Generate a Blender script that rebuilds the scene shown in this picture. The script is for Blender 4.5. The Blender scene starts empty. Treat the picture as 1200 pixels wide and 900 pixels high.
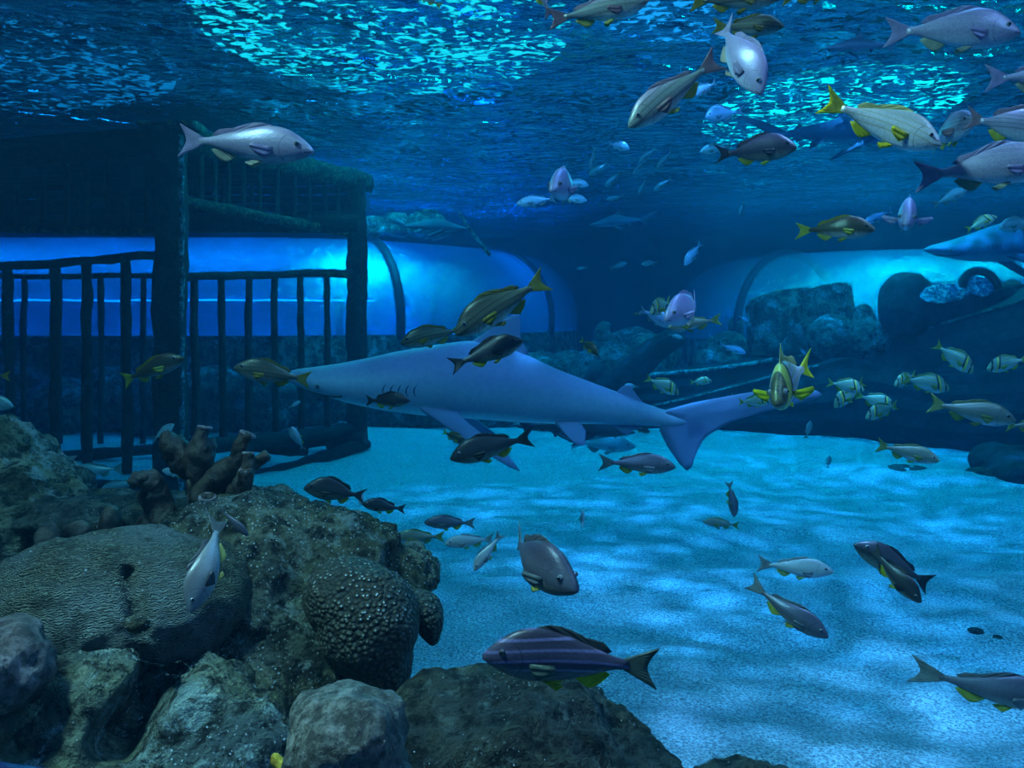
LIGHT_K = 1.0; WORLD_K = 0.28; EXPOSURE = 0.5
import bpy, bmesh, math, random
from mathutils import Vector, Matrix, Euler, noise
random.seed(7)
scene = bpy.context.scene
COL = scene.collection
PI = math.pi
R = math.radians

# ---------------------------------------------------------------- camera
F_PX = 1000.0
PITCH = R(4.574)
CAM = Vector((0, 0, 1.8))
FWD = Vector((0, math.cos(PITCH), -math.sin(PITCH)))
UP = Vector((0, math.sin(PITCH), math.cos(PITCH)))
RT = Vector((1, 0, 0))
cd = bpy.data.cameras.new('camera')
cd.sensor_width = 36
cd.lens = 36 * F_PX / 1200
cd.clip_start = 0.05
cam = bpy.data.objects.new('camera', cd)
COL.objects.link(cam)
cam.location = CAM
cam.rotation_euler = (R(90) - PITCH, 0, 0)
scene.camera = cam

def at(px, py, d):
    return CAM + d * (FWD + (px - 600) / F_PX * RT + (450 - py) / F_PX * UP)

def on_z(px, py, z=0.0):
    v = FWD + (px - 600) / F_PX * RT + (450 - py) / F_PX * UP
    return CAM + v * ((z - CAM.z) / v.z)

def atz(px, d, z):
    """point at column px, depth d along +Y, height z"""
    return Vector(((px - 600) / F_PX * d, d, z))

# ---------------------------------------------------------------- helpers
def link(o, parent=None):
    COL.objects.link(o)
    if parent is not None:
        o.parent = parent
    return o

def obj(name, bm, m, parent=None, smooth=True, loc=None):
    me = bpy.data.meshes.new(name)
    bmesh.ops.recalc_face_normals(bm, faces=bm.faces)
    bm.to_mesh(me)
    bm.free()
    if smooth:
        me.polygons.foreach_set('use_smooth', [True] * len(me.polygons))
    if m is not None:
        me.materials.append(m)
    o = bpy.data.objects.new(name, me)
    if loc is not None:
        o.location = loc
    return link(o, parent)

def mesh_obj(name, me, parent=None):
    return link(bpy.data.objects.new(name, me), parent)

def tag(o, label, cat, group=None, kind=None):
    o['label'] = label
    o['category'] = cat
    if group: o['group'] = group
    if kind: o['kind'] = kind
    return o

def thing(name, label, cat, loc=(0, 0, 0), group=None):
    o = bpy.data.objects.new(name, None)
    o.empty_display_size = 0.1
    o.location = loc
    COL.objects.link(o)
    return tag(o, label, cat, group)

def struct(o):
    o['kind'] = 'structure'
    return o

def box(bm, c, s, rot=None):
    m = Matrix.Translation(c)
    if rot is not None:
        m = m @ rot.to_4x4()
    m = m @ Matrix.Diagonal((s[0], s[1], s[2], 1))
    return bmesh.ops.create_cube(bm, size=1, matrix=m)

def beam(bm, a, b, w, h, up=Vector((0, 0, 1)), wob=0.0, seg=1):
    """rectangular bar from a to b, subdivided and a little uneven"""
    a = Vector(a); b = Vector(b)
    d = (b - a); L = d.length; d.normalize()
    s = d.cross(up)
    if s.length < 1e-3: s = Vector((1, 0, 0))
    s.normalize(); u = s.cross(d).normalized()
    rings = []
    n = max(1, seg)
    for i in range(n + 1):
        p = a + d * (L * i / n)
        if wob:
            p = p + s * noise.noise(p * 1.7) * wob + u * noise.noise(p * 1.9 + Vector((5, 1, 2))) * wob
        ring = []
        k = 8
        for q in range(k):
            ang = 2 * PI * q / k + PI / 8
            cx, cy = math.cos(ang), math.sin(ang)
            f = 1 / max(abs(cx), abs(cy))
            f = 1 + (f - 1) * 0.8
            ww = 1 + (noise.noise(p * 6 + Vector((q, 0, 0))) * 2.0 * wob / max(w, 1e-3) if wob else 0)
            ring.append(bm.verts.new(p + s * (cx * f * w / 2 * ww) + u * (cy * f * h / 2 * ww)))
        rings.append(ring)
    for i in range(n):
        for q in range(8):
            bm.faces.new((rings[i][q], rings[i][(q + 1) % 8], rings[i + 1][(q + 1) % 8], rings[i + 1][q]))
    bm.faces.new(rings[0][::-1]); bm.faces.new(rings[-1])

def tube(bm, pts, rad, k=12, caps=True):
    """round tube through pts; rad a number or list"""
    pts = [Vector(p) for p in pts]
    n = len(pts)
    if not hasattr(rad, '__len__'): rad = [rad] * n
    t0 = (pts[1] - pts[0]).normalized()
    ref = Vector((0, 0, 1)) if abs(t0.z) < 0.9 else Vector((1, 0, 0))
    s = t0.cross(ref).normalized()
    rings = []
    for i, p in enumerate(pts):
        t = (pts[min(i + 1, n - 1)] - pts[max(i - 1, 0)]).normalized()
        s = (s - t * s.dot(t)).normalized()
        u = t.cross(s)
        rings.append([bm.verts.new(p + (s * math.cos(2 * PI * q / k) + u * math.sin(2 * PI * q / k)) * rad[i]) for q in range(k)])
    for i in range(n - 1):
        for q in range(k):
            bm.faces.new((rings[i][q], rings[i][(q + 1) % k], rings[i + 1][(q + 1) % k], rings[i + 1][q]))
    if caps:
        bm.faces.new(rings[0][::-1]); bm.faces.new(rings[-1])
    return rings

def interp(tab, x):
    """smooth (Catmull-Rom like) interpolation through a sorted table of (x, y)"""
    if x <= tab[0][0]: return tab[0][1]
    if x >= tab[-1][0]: return tab[-1][1]
    for i in range(len(tab) - 1):
        x0, y0 = tab[i]; x1, y1 = tab[i + 1]
        if x0 <= x <= x1:
            t = (x - x0) / (x1 - x0)
            def slope(j):
                if j <= 0 or j >= len(tab) - 1:
                    a = max(0, min(j, len(tab) - 2))
                    return (tab[a + 1][1] - tab[a][1]) / (tab[a + 1][0] - tab[a][0])
                return (tab[j + 1][1] - tab[j - 1][1]) / (tab[j + 1][0] - tab[j - 1][0])
            m0 = slope(i) * (x1 - x0); m1 = slope(i + 1) * (x1 - x0)
            t2 = t * t; t3 = t2 * t
            return (2 * t3 - 3 * t2 + 1) * y0 + (t3 - 2 * t2 + t) * m0 + (-2 * t3 + 3 * t2) * y1 + (t3 - t2) * m1
    return tab[-1][1]

def lerp(a, b, t): return a + (b - a) * t

# ---------------------------------------------------------------- node helpers
class NT:
    def __init__(self, name, kind='mat'):
        self.m = bpy.data.materials.new(name)
        self.m.use_nodes = True
        self.t = self.m.node_tree
        self.t.nodes.clear()
        self.out = self.n('ShaderNodeOutputMaterial')
    def n(self, typ, **kw):
        nd = self.t.nodes.new(typ)
        for k, v in kw.items():
            setattr(nd, k, v)
        return nd
    def l(self, a, b): self.t.links.new(a, b)
    def val(self, sock, v):
        if isinstance(v, bpy.types.NodeSocket): self.l(v, sock)
        else: sock.default_value = v
    def math(self, op, a, b=0.0, c=None, clamp=False):
        nd = self.n('ShaderNodeMath', operation=op, use_clamp=clamp)
        self.val(nd.inputs[0], a); self.val(nd.inputs[1], b)
        if c is not None: self.val(nd.inputs[2], c)
        return nd.outputs[0]
    def coord(self, which='Object'):
        return self.n('ShaderNodeTexCoord').outputs[which]
    def pos(self):
        return self.n('ShaderNodeNewGeometry').outputs['Position']
    def map(self, v, scale=(1, 1, 1), loc=(0, 0, 0), rot=(0, 0, 0)):
        nd = self.n('ShaderNodeMapping')
        self.l(v, nd.inputs[0]); nd.inputs['Scale'].default_value = scale
        nd.inputs['Location'].default_value = loc; nd.inputs['Rotation'].default_value = rot
        return nd.outputs[0]
    def noise(self, v, scale, detail=4, rough=0.55, dist=0.0, dim='3D'):
        nd = self.n('ShaderNodeTexNoise', noise_dimensions=dim)
        self.l(v, nd.inputs['Vector']); nd.inputs['Scale'].default_value = scale
        nd.inputs['Detail'].default_value = detail; nd.inputs['Roughness'].default_value = rough
        nd.inputs['Distortion'].default_value = dist
        return nd.outputs[0]
    def voro(self, v, scale, feature='F1', rnd=1.0):
        nd = self.n('ShaderNodeTexVoronoi', feature=feature)
        self.l(v, nd.inputs['Vector']); nd.inputs['Scale'].default_value = scale
        nd.inputs['Randomness'].default_value = rnd
        return nd.outputs['Distance']
    def ramp(self, f, stops, interp='LINEAR'):
        nd = self.n('ShaderNodeValToRGB')
        self.l(f, nd.inputs[0])
        r = nd.color_ramp; r.interpolation = interp
        while len(r.elements) < len(stops): r.elements.new(0.5)
        for e, (p, c) in zip(r.elements, stops):
            e.position = p
            if not hasattr(c, '__len__'): c = (c, c, c)
            e.color = (*c[:3], 1)
        return nd.outputs[0]
    def mix(self, f, a, b, mode='MIX'):
        nd = self.n('ShaderNodeMix', data_type='RGBA', blend_type=mode)
        self.val(nd.inputs[0], f)
        for s, v in ((nd.inputs[6], a), (nd.inputs[7], b)):
            if isinstance(v, bpy.types.NodeSocket): self.l(v, s)
            else: s.default_value = (*v[:3], 1)
        return nd.outputs[2]
    def sep(self, v):
        nd = self.n('ShaderNodeSeparateXYZ'); self.l(v, nd.inputs[0]); return nd.outputs
    def bump(self, h, strength=0.5, dist=0.02, normal=None):
        nd = self.n('ShaderNodeBump')
        self.l(h, nd.inputs['Height']); nd.inputs['Strength'].default_value = strength
        nd.inputs['Distance'].default_value = dist
        if normal is not None: self.l(normal, nd.inputs['Normal'])
        return nd.outputs[0]
    def bsdf(self, col, rough=0.6, spec=0.5, metal=0.0, normal=None, **kw):
        nd = self.n('ShaderNodeBsdfPrincipled')
        if isinstance(col, bpy.types.NodeSocket): self.l(col, nd.inputs['Base Color'])
        else: nd.inputs['Base Color'].default_value = (*col[:3], 1)
        self.val(nd.inputs['Roughness'], rough)
        nd.inputs['Specular IOR Level'].default_value = spec
        nd.inputs['Metallic'].default_value = metal
        if normal is not None: self.l(normal, nd.inputs['Normal'])
        for k, v in kw.items(): self.val(nd.inputs[k], v)
        return nd.outputs[0]
    def mixs(self, f, a, b):
        nd = self.n('ShaderNodeMixShader'); self.val(nd.inputs[0], f)
        self.l(a, nd.inputs[1]); self.l(b, nd.inputs[2]); return nd.outputs[0]
    def done(self, s, vol=None):
        if s is not None: self.l(s, self.out.inputs['Surface'])
        if vol is not None: self.l(vol, self.out.inputs['Volume'])
        return self.m
# ================================================================ materials of the place
def m_sand():
    t = NT('sand')
    p = t.pos()
    big = t.noise(p, 0.9, 3, 0.5)
    ps = t.map(p, (1, 2.2, 1))
    mid = t.noise(ps, 3.2, 5, 0.65)
    g = t.noise(p, 75, 3, 0.7)
    g2 = t.noise(p, 24, 4, 0.7)
    c = t.mix(t.ramp(g, [(0.38, 0), (0.6, 1)]), (0.16, 0.19, 0.22), (1.0, 1.0, 1.0))
    c = t.mix(t.math('MULTIPLY', t.ramp(g2, [(0.42, 0), (0.62, 1)]), 0.35), c, (0.28, 0.30, 0.34))
    c = t.mix(t.math('MULTIPLY', t.ramp(mid, [(0.35, 1), (0.6, 0)]), 0.35), c, (0.42, 0.45, 0.50))
    h = t.math('ADD', t.math('MULTIPLY', g, 0.5), t.math('ADD', t.math('MULTIPLY', g2, 0.6), t.math('MULTIPLY', mid, 2.4)))
    return t.done(t.bsdf(c, 0.9, 0.2, normal=t.bump(h, 0.9, 0.05)))

def m_rock(name, cols, scale=5, speck=0.0, bump=1.0, rough=0.75, dist=0.05):
    t = NT(name)
    p = t.pos()
    a = t.noise(p, scale, 8, 0.68, 0.4)
    b = t.noise(p, scale * 3.7, 6, 0.65)
    c3 = t.noise(p, scale * 0.45, 3, 0.5)
    c = t.ramp(a, [(0.38, cols[0]), (0.485, cols[1]), (0.60, cols[2])])
    c = t.mix(t.ramp(c3, [(0.42, 0), (0.62, 0.75)]), c, cols[3])
    c = t.mix(t.ramp(b, [(0.42, 0.9), (0.53, 0)]), c, tuple(0.2 * x for x in cols[0]))
    rg = rough
    if speck:
        v = t.voro(p, 80)
        reg = t.noise(p, 2.3, 2, 0.5)
        s = t.math('MULTIPLY', t.math('LESS_THAN', v, 0.20), t.ramp(reg, [(0.62 - speck, 0), (0.70 - speck * .6, 1)]))
        v2 = t.voro(p, 34)
        s2 = t.math('LESS_THAN', v2, 0.05)
        s = t.math('MAXIMUM', s, s2)
        c = t.mix(s, c, (0.72, 0.76, 0.80))
    h = t.math('ADD', t.math('MULTIPLY', a, 1.6), t.math('MULTIPLY', b, 0.8))
    bl = t.noise(p, scale * 1.6, 8, 0.75, 0.3)
    c = t.mix(t.ramp(bl, [(0.54, 0), (0.61, 0.8)]), c, tuple(min(1, 1.25 * x) for x in (cols[2][0] * .8, cols[2][1], cols[2][2] * 1.5)))
    h = t.math('ADD', h, t.math('MULTIPLY', t.noise(p, scale * 12, 3, 0.6), 0.35))
    return t.done(t.bsdf(c, rg, 0.35, normal=t.bump(h, bump, dist)))

MAT = {}
MAT['sand'] = m_sand()
MAT['rock'] = m_rock('reef rock', [(0.05, 0.05, 0.03), (0.20, 0.20, 0.10), (0.50, 0.48, 0.30), (0.16, 0.20, 0.20)], 5, 0.10, 1.0, dist=0.13)
MAT['rock_dark'] = m_rock('dark reef rock', [(0.018, 0.016, 0.010), (0.05, 0.047, 0.024), (0.14, 0.13, 0.08), (0.04, 0.045, 0.05)], 6, 0.09)
MAT['rock_spots'] = m_rock('spotted reef rock', [(0.045, 0.040, 0.022), (0.14, 0.13, 0.06), (0.36, 0.33, 0.20), (0.12, 0.13, 0.11)], 6, 0.33, 1.0, dist=0.13)
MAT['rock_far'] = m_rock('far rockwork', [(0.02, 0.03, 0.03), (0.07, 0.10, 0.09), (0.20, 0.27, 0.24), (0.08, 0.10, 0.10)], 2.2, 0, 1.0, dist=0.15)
MAT['timber'] = m_rock('blackened timber', [(0.003, 0.0035, 0.004), (0.007, 0.008, 0.008), (0.035, 0.036, 0.022), (0.004, 0.005, 0.005)], 9, 0, 0.9)
MAT['timber_moss'] = m_rock('mossy timber', [(0.006, 0.007, 0.005), (0.025, 0.028, 0.014), (0.17, 0.17, 0.08), (0.015, 0.018, 0.012)], 11, 0, 0.9)
MAT['timber_lit_edge'] = m_rock('lit edge of mossy timber', [(0.02, 0.025, 0.03), (0.10, 0.12, 0.13), (0.38, 0.42, 0.42), (0.05, 0.06, 0.07)], 9, 0, 0.9)
MAT['wreck'] = m_rock('wreck timber', [(0.004, 0.006, 0.010), (0.008, 0.012, 0.018), (0.018, 0.026, 0.034), (0.006, 0.009, 0.014)], 3, 0, 0.5, dist=0.05)
MAT['rim'] = m_rock('lit wreck edge', [(0.10, 0.14, 0.15), (0.28, 0.36, 0.36), (0.55, 0.62, 0.60), (0.25, 0.32, 0.33)], 4, 0, 0.7)

def m_brain():
    t = NT('brain coral')
    p = t.pos()
    n1 = t.noise(p, 7, 2, 0.5)
    w = t.n('ShaderNodeTexWave', wave_type='BANDS', bands_direction='Z')
    t.l(t.map(p, (1, 1, 1.5), rot=(0.3, 0.2, 0)), w.inputs['Vector'])
    w.inputs['Scale'].default_value = 42
    w.inputs['Distortion'].default_value = 14
    w.inputs['Detail'].default_value = 3
    w.inputs['Detail Scale'].default_value = 1.3
    big = t.noise(p, 4, 6, 0.6)
    c = t.ramp(w.outputs['Fac'], [(0.15, (0.05, 0.05, 0.035)), (0.75, (0.26, 0.26, 0.17))])
    c = t.mix(t.ramp(big, [(0.40, 0), (0.60, 0.9)]), c, (0.24, 0.27, 0.27))
    c = t.mix(t.ramp(t.noise(p, 13, 6, 0.7), [(0.36, 0.85), (0.50, 0)]), c, (0.025, 0.03, 0.025))
    c = t.mix(t.ramp(t.noise(p, 2.5, 5, 0.6), [(0.5, 0), (0.66, 0.7)]), c, (0.05, 0.06, 0.04))
    v2 = t.voro(p, 17)
    c = t.mix(t.math('LESS_THAN', v2, 0.05), c, (0.7, 0.75, 0.8))
    h = t.math('ADD', t.math('MULTIPLY', w.outputs['Fac'], 0.4), t.math('MULTIPLY', t.noise(p, 9, 8, 0.7), 2.2))
    return t.done(t.bsdf(c, 0.7, 0.4, normal=t.bump(h, 1.0, 0.05)))
MAT['brain'] = m_brain()

def m_pale(name, a, b, sc=30):
    t = NT(name)
    p = t.pos()
    n1 = t.noise(p, sc, 6, 0.75)
    n2 = t.noise(p, 5, 4, 0.6)
    c = t.ramp(n1, [(0.44, a), (0.60, b)])
    c = t.mix(t.ramp(n2, [(0.4, 0), (0.65, 0.6)]), c, tuple(0.6 * x for x in a))
    return t.done(t.bsdf(c, 0.45, 0.4, normal=t.bump(n1, 0.7, 0.02)))
MAT['pale'] = m_pale('pale soft coral', (0.05, 0.048, 0.04), (0.26, 0.25, 0.22), 38)
MAT['pink'] = m_pale('pinkish soft coral', (0.06, 0.045, 0.045), (0.28, 0.21, 0.22), 38)
MAT['sponge'] = m_pale('brown tube sponge', (0.022, 0.013, 0.010), (0.12, 0.085, 0.06), 18)
MAT['sponge_lip'] = m_pale('purple tube lip', (0.25, 0.17, 0.20), (0.55, 0.45, 0.5), 40)
MAT['yellow'] = m_pale('yellow sponge', (0.45, 0.28, 0.02), (0.8, 0.6, 0.06), 30)

def m_cells():
    t = NT('star coral')
    p = t.pos()
    v = t.voro(p, 85)
    reg = t.sep(t.n('ShaderNodeNewGeometry').outputs['Normal'])[2]
    c = t.ramp(v, [(0.15, (0.12, 0.095, 0.055)), (0.55, (0.035, 0.03, 0.02))])
    n = t.noise(p, 9, 4, 0.6)
    patch = t.ramp(t.noise(p, 5.5, 3, 0.6), [(0.42, 0), (0.56, 1)])
    hole = t.math('MULTIPLY', t.math('LESS_THAN', v, 0.20), patch)
    hole = t.math('MULTIPLY', hole, t.ramp(reg, [(0.1, 0), (0.5, 1)]))
    c = t.mix(hole, c, (0.75, 0.78, 0.80))
    h = t.math('SUBTRACT', 1.0, v)
    return t.done(t.bsdf(c, 0.6, 0.4, normal=t.bump(h, 1.0, 0.014)))
MAT['cells'] = m_cells()

def m_wall():
    t = NT('tank back wall')
    p = t.pos()
    a = t.noise(p, 0.5, 5, 0.6)
    c = t.ramp(a, [(0.35, (0.015, 0.03, 0.04)), (0.65, (0.05, 0.09, 0.11))])
    return t.done(t.bsdf(c, 0.9, 0.1))
MAT['wall'] = m_wall()

# ================================================================ water
SURF_Z = 3.9
def m_surface():
    t = NT('water surface')
    p = t.pos()
    ps = t.map(p, (1.0, 1.15, 1), rot=(0, 0, R(6)))
    n1 = t.noise(ps, 10.5, 4, 0.6, 0.5)
    n2 = t.noise(ps, 1.3, 2, 0.5)
    nb = t.noise(t.map(p, (0.8, 1.5, 1), rot=(0, 0, R(-5))), 5.0, 4, 0.6, 0.5)
    h = t.math('ADD', nb, t.math('MULTIPLY', n2, 1.6))
    nrm = t.bump(h, 1.0, 0.22)
    gl = t.n('ShaderNodeBsdfGlossy'); gl.inputs['Color'].default_value = (0.40, 0.70, 0.80, 1)
    gl.inputs['Roughness'].default_value = 0.10
    t.l(nrm, gl.inputs['Normal'])
    tr = t.n('ShaderNodeBsdfTransparent'); tr.inputs['Color'].default_value = (0.9, 1, 1, 1)
    m = t.ramp(t.math('ADD', n1, t.math('MULTIPLY', t.math('SUBTRACT', n2, 0.5), 0.35)), [(0.545, 0.0), (0.60, 1.0)])
    return t.done(t.mixs(m, gl.outputs[0], tr.outputs[0]))
MAT['surface'] = m_surface()

def m_water():
    t = NT('water body')
    ab = t.n('ShaderNodeVolumeAbsorption')
    ab.inputs['Color'].default_value = (0.0, 0.80, 0.935, 1)
    ab.inputs['Density'].default_value = WATER_ABS
    sc = t.n('ShaderNodeVolumeScatter')
    sc.inputs['Color'].default_value = (0.07, 0.52, 1.0, 1)
    sc.inputs['Density'].default_value = WATER_SC
    sc.inputs['Anisotropy'].default_value = 0.25
    ad = t.n('ShaderNodeAddShader'); t.l(ab.outputs[0], ad.inputs[0]); t.l(sc.outputs[0], ad.inputs[1])
    return t.done(None, ad.outputs[0])
WATER_ABS = 0.30
WATER_SC = 0.013
MAT['water'] = m_water()

bm = bmesh.new()
box(bm, (1, 10.4, (SURF_Z - 0.1) / 2 - 0.15), (34.4, 25, SURF_Z - 0.1 + 0.3))
w = obj('water', bm, MAT['water'], smooth=False)
tag(w, 'clear deep blue water filling the whole tank', 'water', kind='stuff')

bm = bmesh.new()
NX, NY = 150, 130
vs = []
for j in range(NY + 1):
    row = []
    for i in range(NX + 1):
        x = -16 + 34 * i / NX
        y = -2 + 25 * (j / NY) ** 1.3
        z = SURF_Z + 0.05 * noise.noise(Vector((x * 1.1, y * 1.4, 0))) + 0.02 * noise.noise(Vector((x * 3, y * 3.3, 4)))
        row.append(bm.verts.new((x, y, z)))
    vs.append(row)
for j in range(NY):
    for i in range(NX):
        bm.faces.new((vs[j][i], vs[j][i + 1], vs[j + 1][i + 1], vs[j + 1][i]))
s = obj('water_surface', bm, MAT['surface'])
tag(s, 'rippling underside of the water surface glittering cyan overhead', 'water', kind='stuff')

# ceiling of the hall above the tank and panels added for the glitter in the ripples
def m_flat(name, c, rough=0.6, spec=0.3, metal=0.0):
    t = NT(name); return t.done(t.bsdf(c, rough, spec, metal))
def m_emit(name, c, s):
    t = NT(name); e = t.n('ShaderNodeEmission'); e.inputs[0].default_value = (*c, 1); e.inputs[1].default_value = s
    return t.done(e.outputs[0])
MAT['ceiling'] = m_flat('dark ceiling', (0.05, 0.07, 0.09))
MAT['added_panel_back'] = m_flat('back of added glow panel', (0.02, 0.02, 0.025), 0.4)
MAT['black'] = m_flat('black', (0.004, 0.005, 0.008), 0.3)

bm = bmesh.new(); box(bm, (1, 10.5, 7.1), (36, 26, 0.2)); struct(obj('ceiling', bm, MAT['ceiling'], smooth=False))
bm = bmesh.new(); box(bm, (1, 23.2, 3), (36, 0.3, 8.4)); struct(obj('wall_back', bm, MAT['wall'], smooth=False))
bm = bmesh.new(); box(bm, (-16.6, 10.5, 3), (0.3, 26, 8.4)); struct(obj('wall_left', bm, MAT['wall'], smooth=False))
bm = bmesh.new(); box(bm, (18.6, 10.5, 3), (0.3, 26, 8.4)); struct(obj('wall_right', bm, MAT['wall'], smooth=False))

# ---- sand floor
def sand_h(x, y):
    p = Vector((x, y, 0))
    h = 0.10 * noise.noise(p * 0.45) + 0.05 * noise.noise(Vector((x * 0.9, y * 1.9, 3)))
    h += 0.018 * noise.noise(Vector((x * 2.2, y * 5.2, 8)))
    # gentle hollow and bank at the foot of the wreck on the right
    r = (y - (12.4 - 0.22 * (x - 3))) / 0.35
    if x > 2.5:
        h += 0.10 * math.exp(-((y - 9.6 + 0.25 * (x - 4)) / 0.8) ** 2) * min(1, (x - 2.5) / 2)
    return h
bm = bmesh.new()
NX, NY = 220, 240
vs = []
for j in range(NY + 1):
    row = []
    for i in range(NX + 1):
        y = 0.3 + 16.2 * (j / NY) ** 1.5
        x = (-1 + 2 * i / NX) * (3.2 + y * 0.95) + 0.5
        row.append(bm.verts.new((x, y, sand_h(x, y))))
    vs.append(row)
for j in range(NY):
    for i in range(NX):
        bm.faces.new((vs[j][i], vs[j][i + 1], vs[j + 1][i + 1], vs[j + 1][i]))
f = obj('floor', bm, MAT['sand']); struct(f)
bm = bmesh.new(); box(bm, (1, 10.5, -0.45), (36, 26, 0.2)); struct(obj('floor_base', bm, MAT['wall'], smooth=False))

# ================================================================ lights
def spot(name, loc, target, power, col, size=60, blend=0.8, rad=0.12):
    l = bpy.data.lights.new(name, 'SPOT')
    l.energy = power; l.color = col; l.spot_size = R(size); l.spot_blend = blend; l.shadow_soft_size = rad
    o = bpy.data.objects.new(name, l); o.location = loc
    d = Vector(target) - Vector(loc)
    o.rotation_euler = d.to_track_quat('-Z', 'Y').to_euler()
    COL.objects.link(o)
    return o
def area(name, loc, sx, sy, power, col, target=None, shape='ELLIPSE'):
    l = bpy.data.lights.new(name, 'AREA'); l.shape = shape; l.size = sx; l.size_y = sy
    l.energy = power * LIGHT_K; l.color = col
    o = bpy.data.objects.new(name, l); o.location = loc
    if target is not None:
        d = Vector(target) - Vector(loc)
        o.rotation_euler = d.to_track_quat('-Z', 'Y').to_euler()
    COL.objects.link(o)
    return o
CY = (0.05, 0.85, 0.85)
BL = (0.08, 0.42, 1.0)
WB = (0.34, 0.50, 1.0)
area('tank_lamp_cyan', (-1.7, 9.6, 4.6), 3.0, 3.4, 600, CY)
area('tank_lamp_cyan', (4.3, 11.2, 4.5), 2.6, 5.0, 1300, CY)
area('blue_fill', (-6.5, 9.5, 5.4), 5.0, 4.0, 140, BL, shape='RECTANGLE')  # wide blue fill added overhead as ambient blue
area('blue_fill', (1.6, 8.2, 5.2), 2.4, 2.4, 260, BL)  # second blue fill added overhead
area('front_fill', (1.6, 3.4, 4.9), 1.6, 1.6, 330, WB)  # fill added above the near end for front fish and sand
area('violet_fill', (3.4, 0.9, 4.6), 1.8, 1.8, 270, (0.88, 0.58, 1.0), target=(2.2, 3.4, 2.6))  # added violet fill out of view, turning the near fish lavender
area('white_fill', (-1.9, 1.0, 4.7), 0.7, 0.7, 760, (1.0, 0.84, 0.80), target=(-0.7, 2.4, 1.0))  # added white fill from upper left, brightening the near rocks
area('tunnel_sheen_light', (6.4, 14.25, 4.5), 8.0, 0.35, 1100, (0.0, 0.95, 0.68), shape='RECTANGLE')  # strip added overhead for the cyan band on the right glass
area('tunnel_sheen_light', (-6.4, 14.3, 4.6), 12.0, 0.8, 750, (0.02, 0.42, 1.0), shape='RECTANGLE')  # blue strip added overhead to brighten the left tunnel's top
tl_ = area('tunnel_sheen_light', (-1.7, 14.7, 4.5), 3.0, 0.6, 900, (0.02, 0.9, 0.75), shape='RECTANGLE')  # strip added overhead for cyan glints on the left glass
tl_.rotation_euler = (0, 0, R(22))
for (x, y, e, sz, cc) in [(1.2, 6.2, 4200, 70, WB), (4.6, 8.0, 3800, 70, WB), (-0.8, 9.4, 4600, 75, (0.08, 0.70, 1.0)), (3.0, 2.4, 3600, 75, (0.80, 0.58, 1.0)), (1.0, 10.4, 4200, 40, (0.05, 0.60, 1.0)), (3.0, 12.5, 3400, 75, (0.05, 0.65, 1.0))]:
    spot('tank_spot', (x, y, 6.4), (x + 0.2, y + 0.8, 0) if sz > 40 else (-3.4, 10.2, 0), e * LIGHT_K, cc, sz, 0.9, 0.07)

def glitter_panel(x, y, sx, sy, col, st, label):  # glowing panels added above the water to feed the surface glitter
    t = thing('added_glow_panel', label, 'glow panel', (x, y, 5.2))
    bm = bmesh.new(); bmesh.ops.create_cone(bm, cap_ends=True, segments=40, radius1=0.53, radius2=0.5, depth=0.14, matrix=Matrix.Translation((0, 0, 0.09)) @ Matrix.Diagonal((sx, sy, 1, 1))); obj('added_panel_back', bm, MAT['added_panel_back'], t, smooth=False)
    bm = bmesh.new(); bmesh.ops.create_cone(bm, cap_ends=True, segments=40, radius1=0.5, radius2=0.5, depth=0.04, matrix=Matrix.Diagonal((sx, sy, 1, 1))); obj('added_panel_glow', bm, m_emit('glitter panel glow', col, st), t, smooth=False)

glitter_panel(-1.5, 10.6, 4.4, 5.6, (0.03, 0.62, 0.62), 1.3, 'broad cyan panel added for glitter through the ripples, top centre left')
glitter_panel(5.3, 14.9, 3.9, 6.0, (0.03, 0.80, 0.66), 1.9, 'broad cyan panel added for glitter through the ripples behind the upper right fish')
glitter_panel(-8.0, 12.0, 6.5, 5.0, (0.02, 0.25, 0.50), 0.8, 'dim blue panel added for shimmer through the ripples at the top left')
glitter_panel(2.0, 9.4, 2.6, 3.0, (0.04, 0.35, 0.75), 1.1, 'blue panel added for glints through the ripples at the top between the fish')
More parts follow.
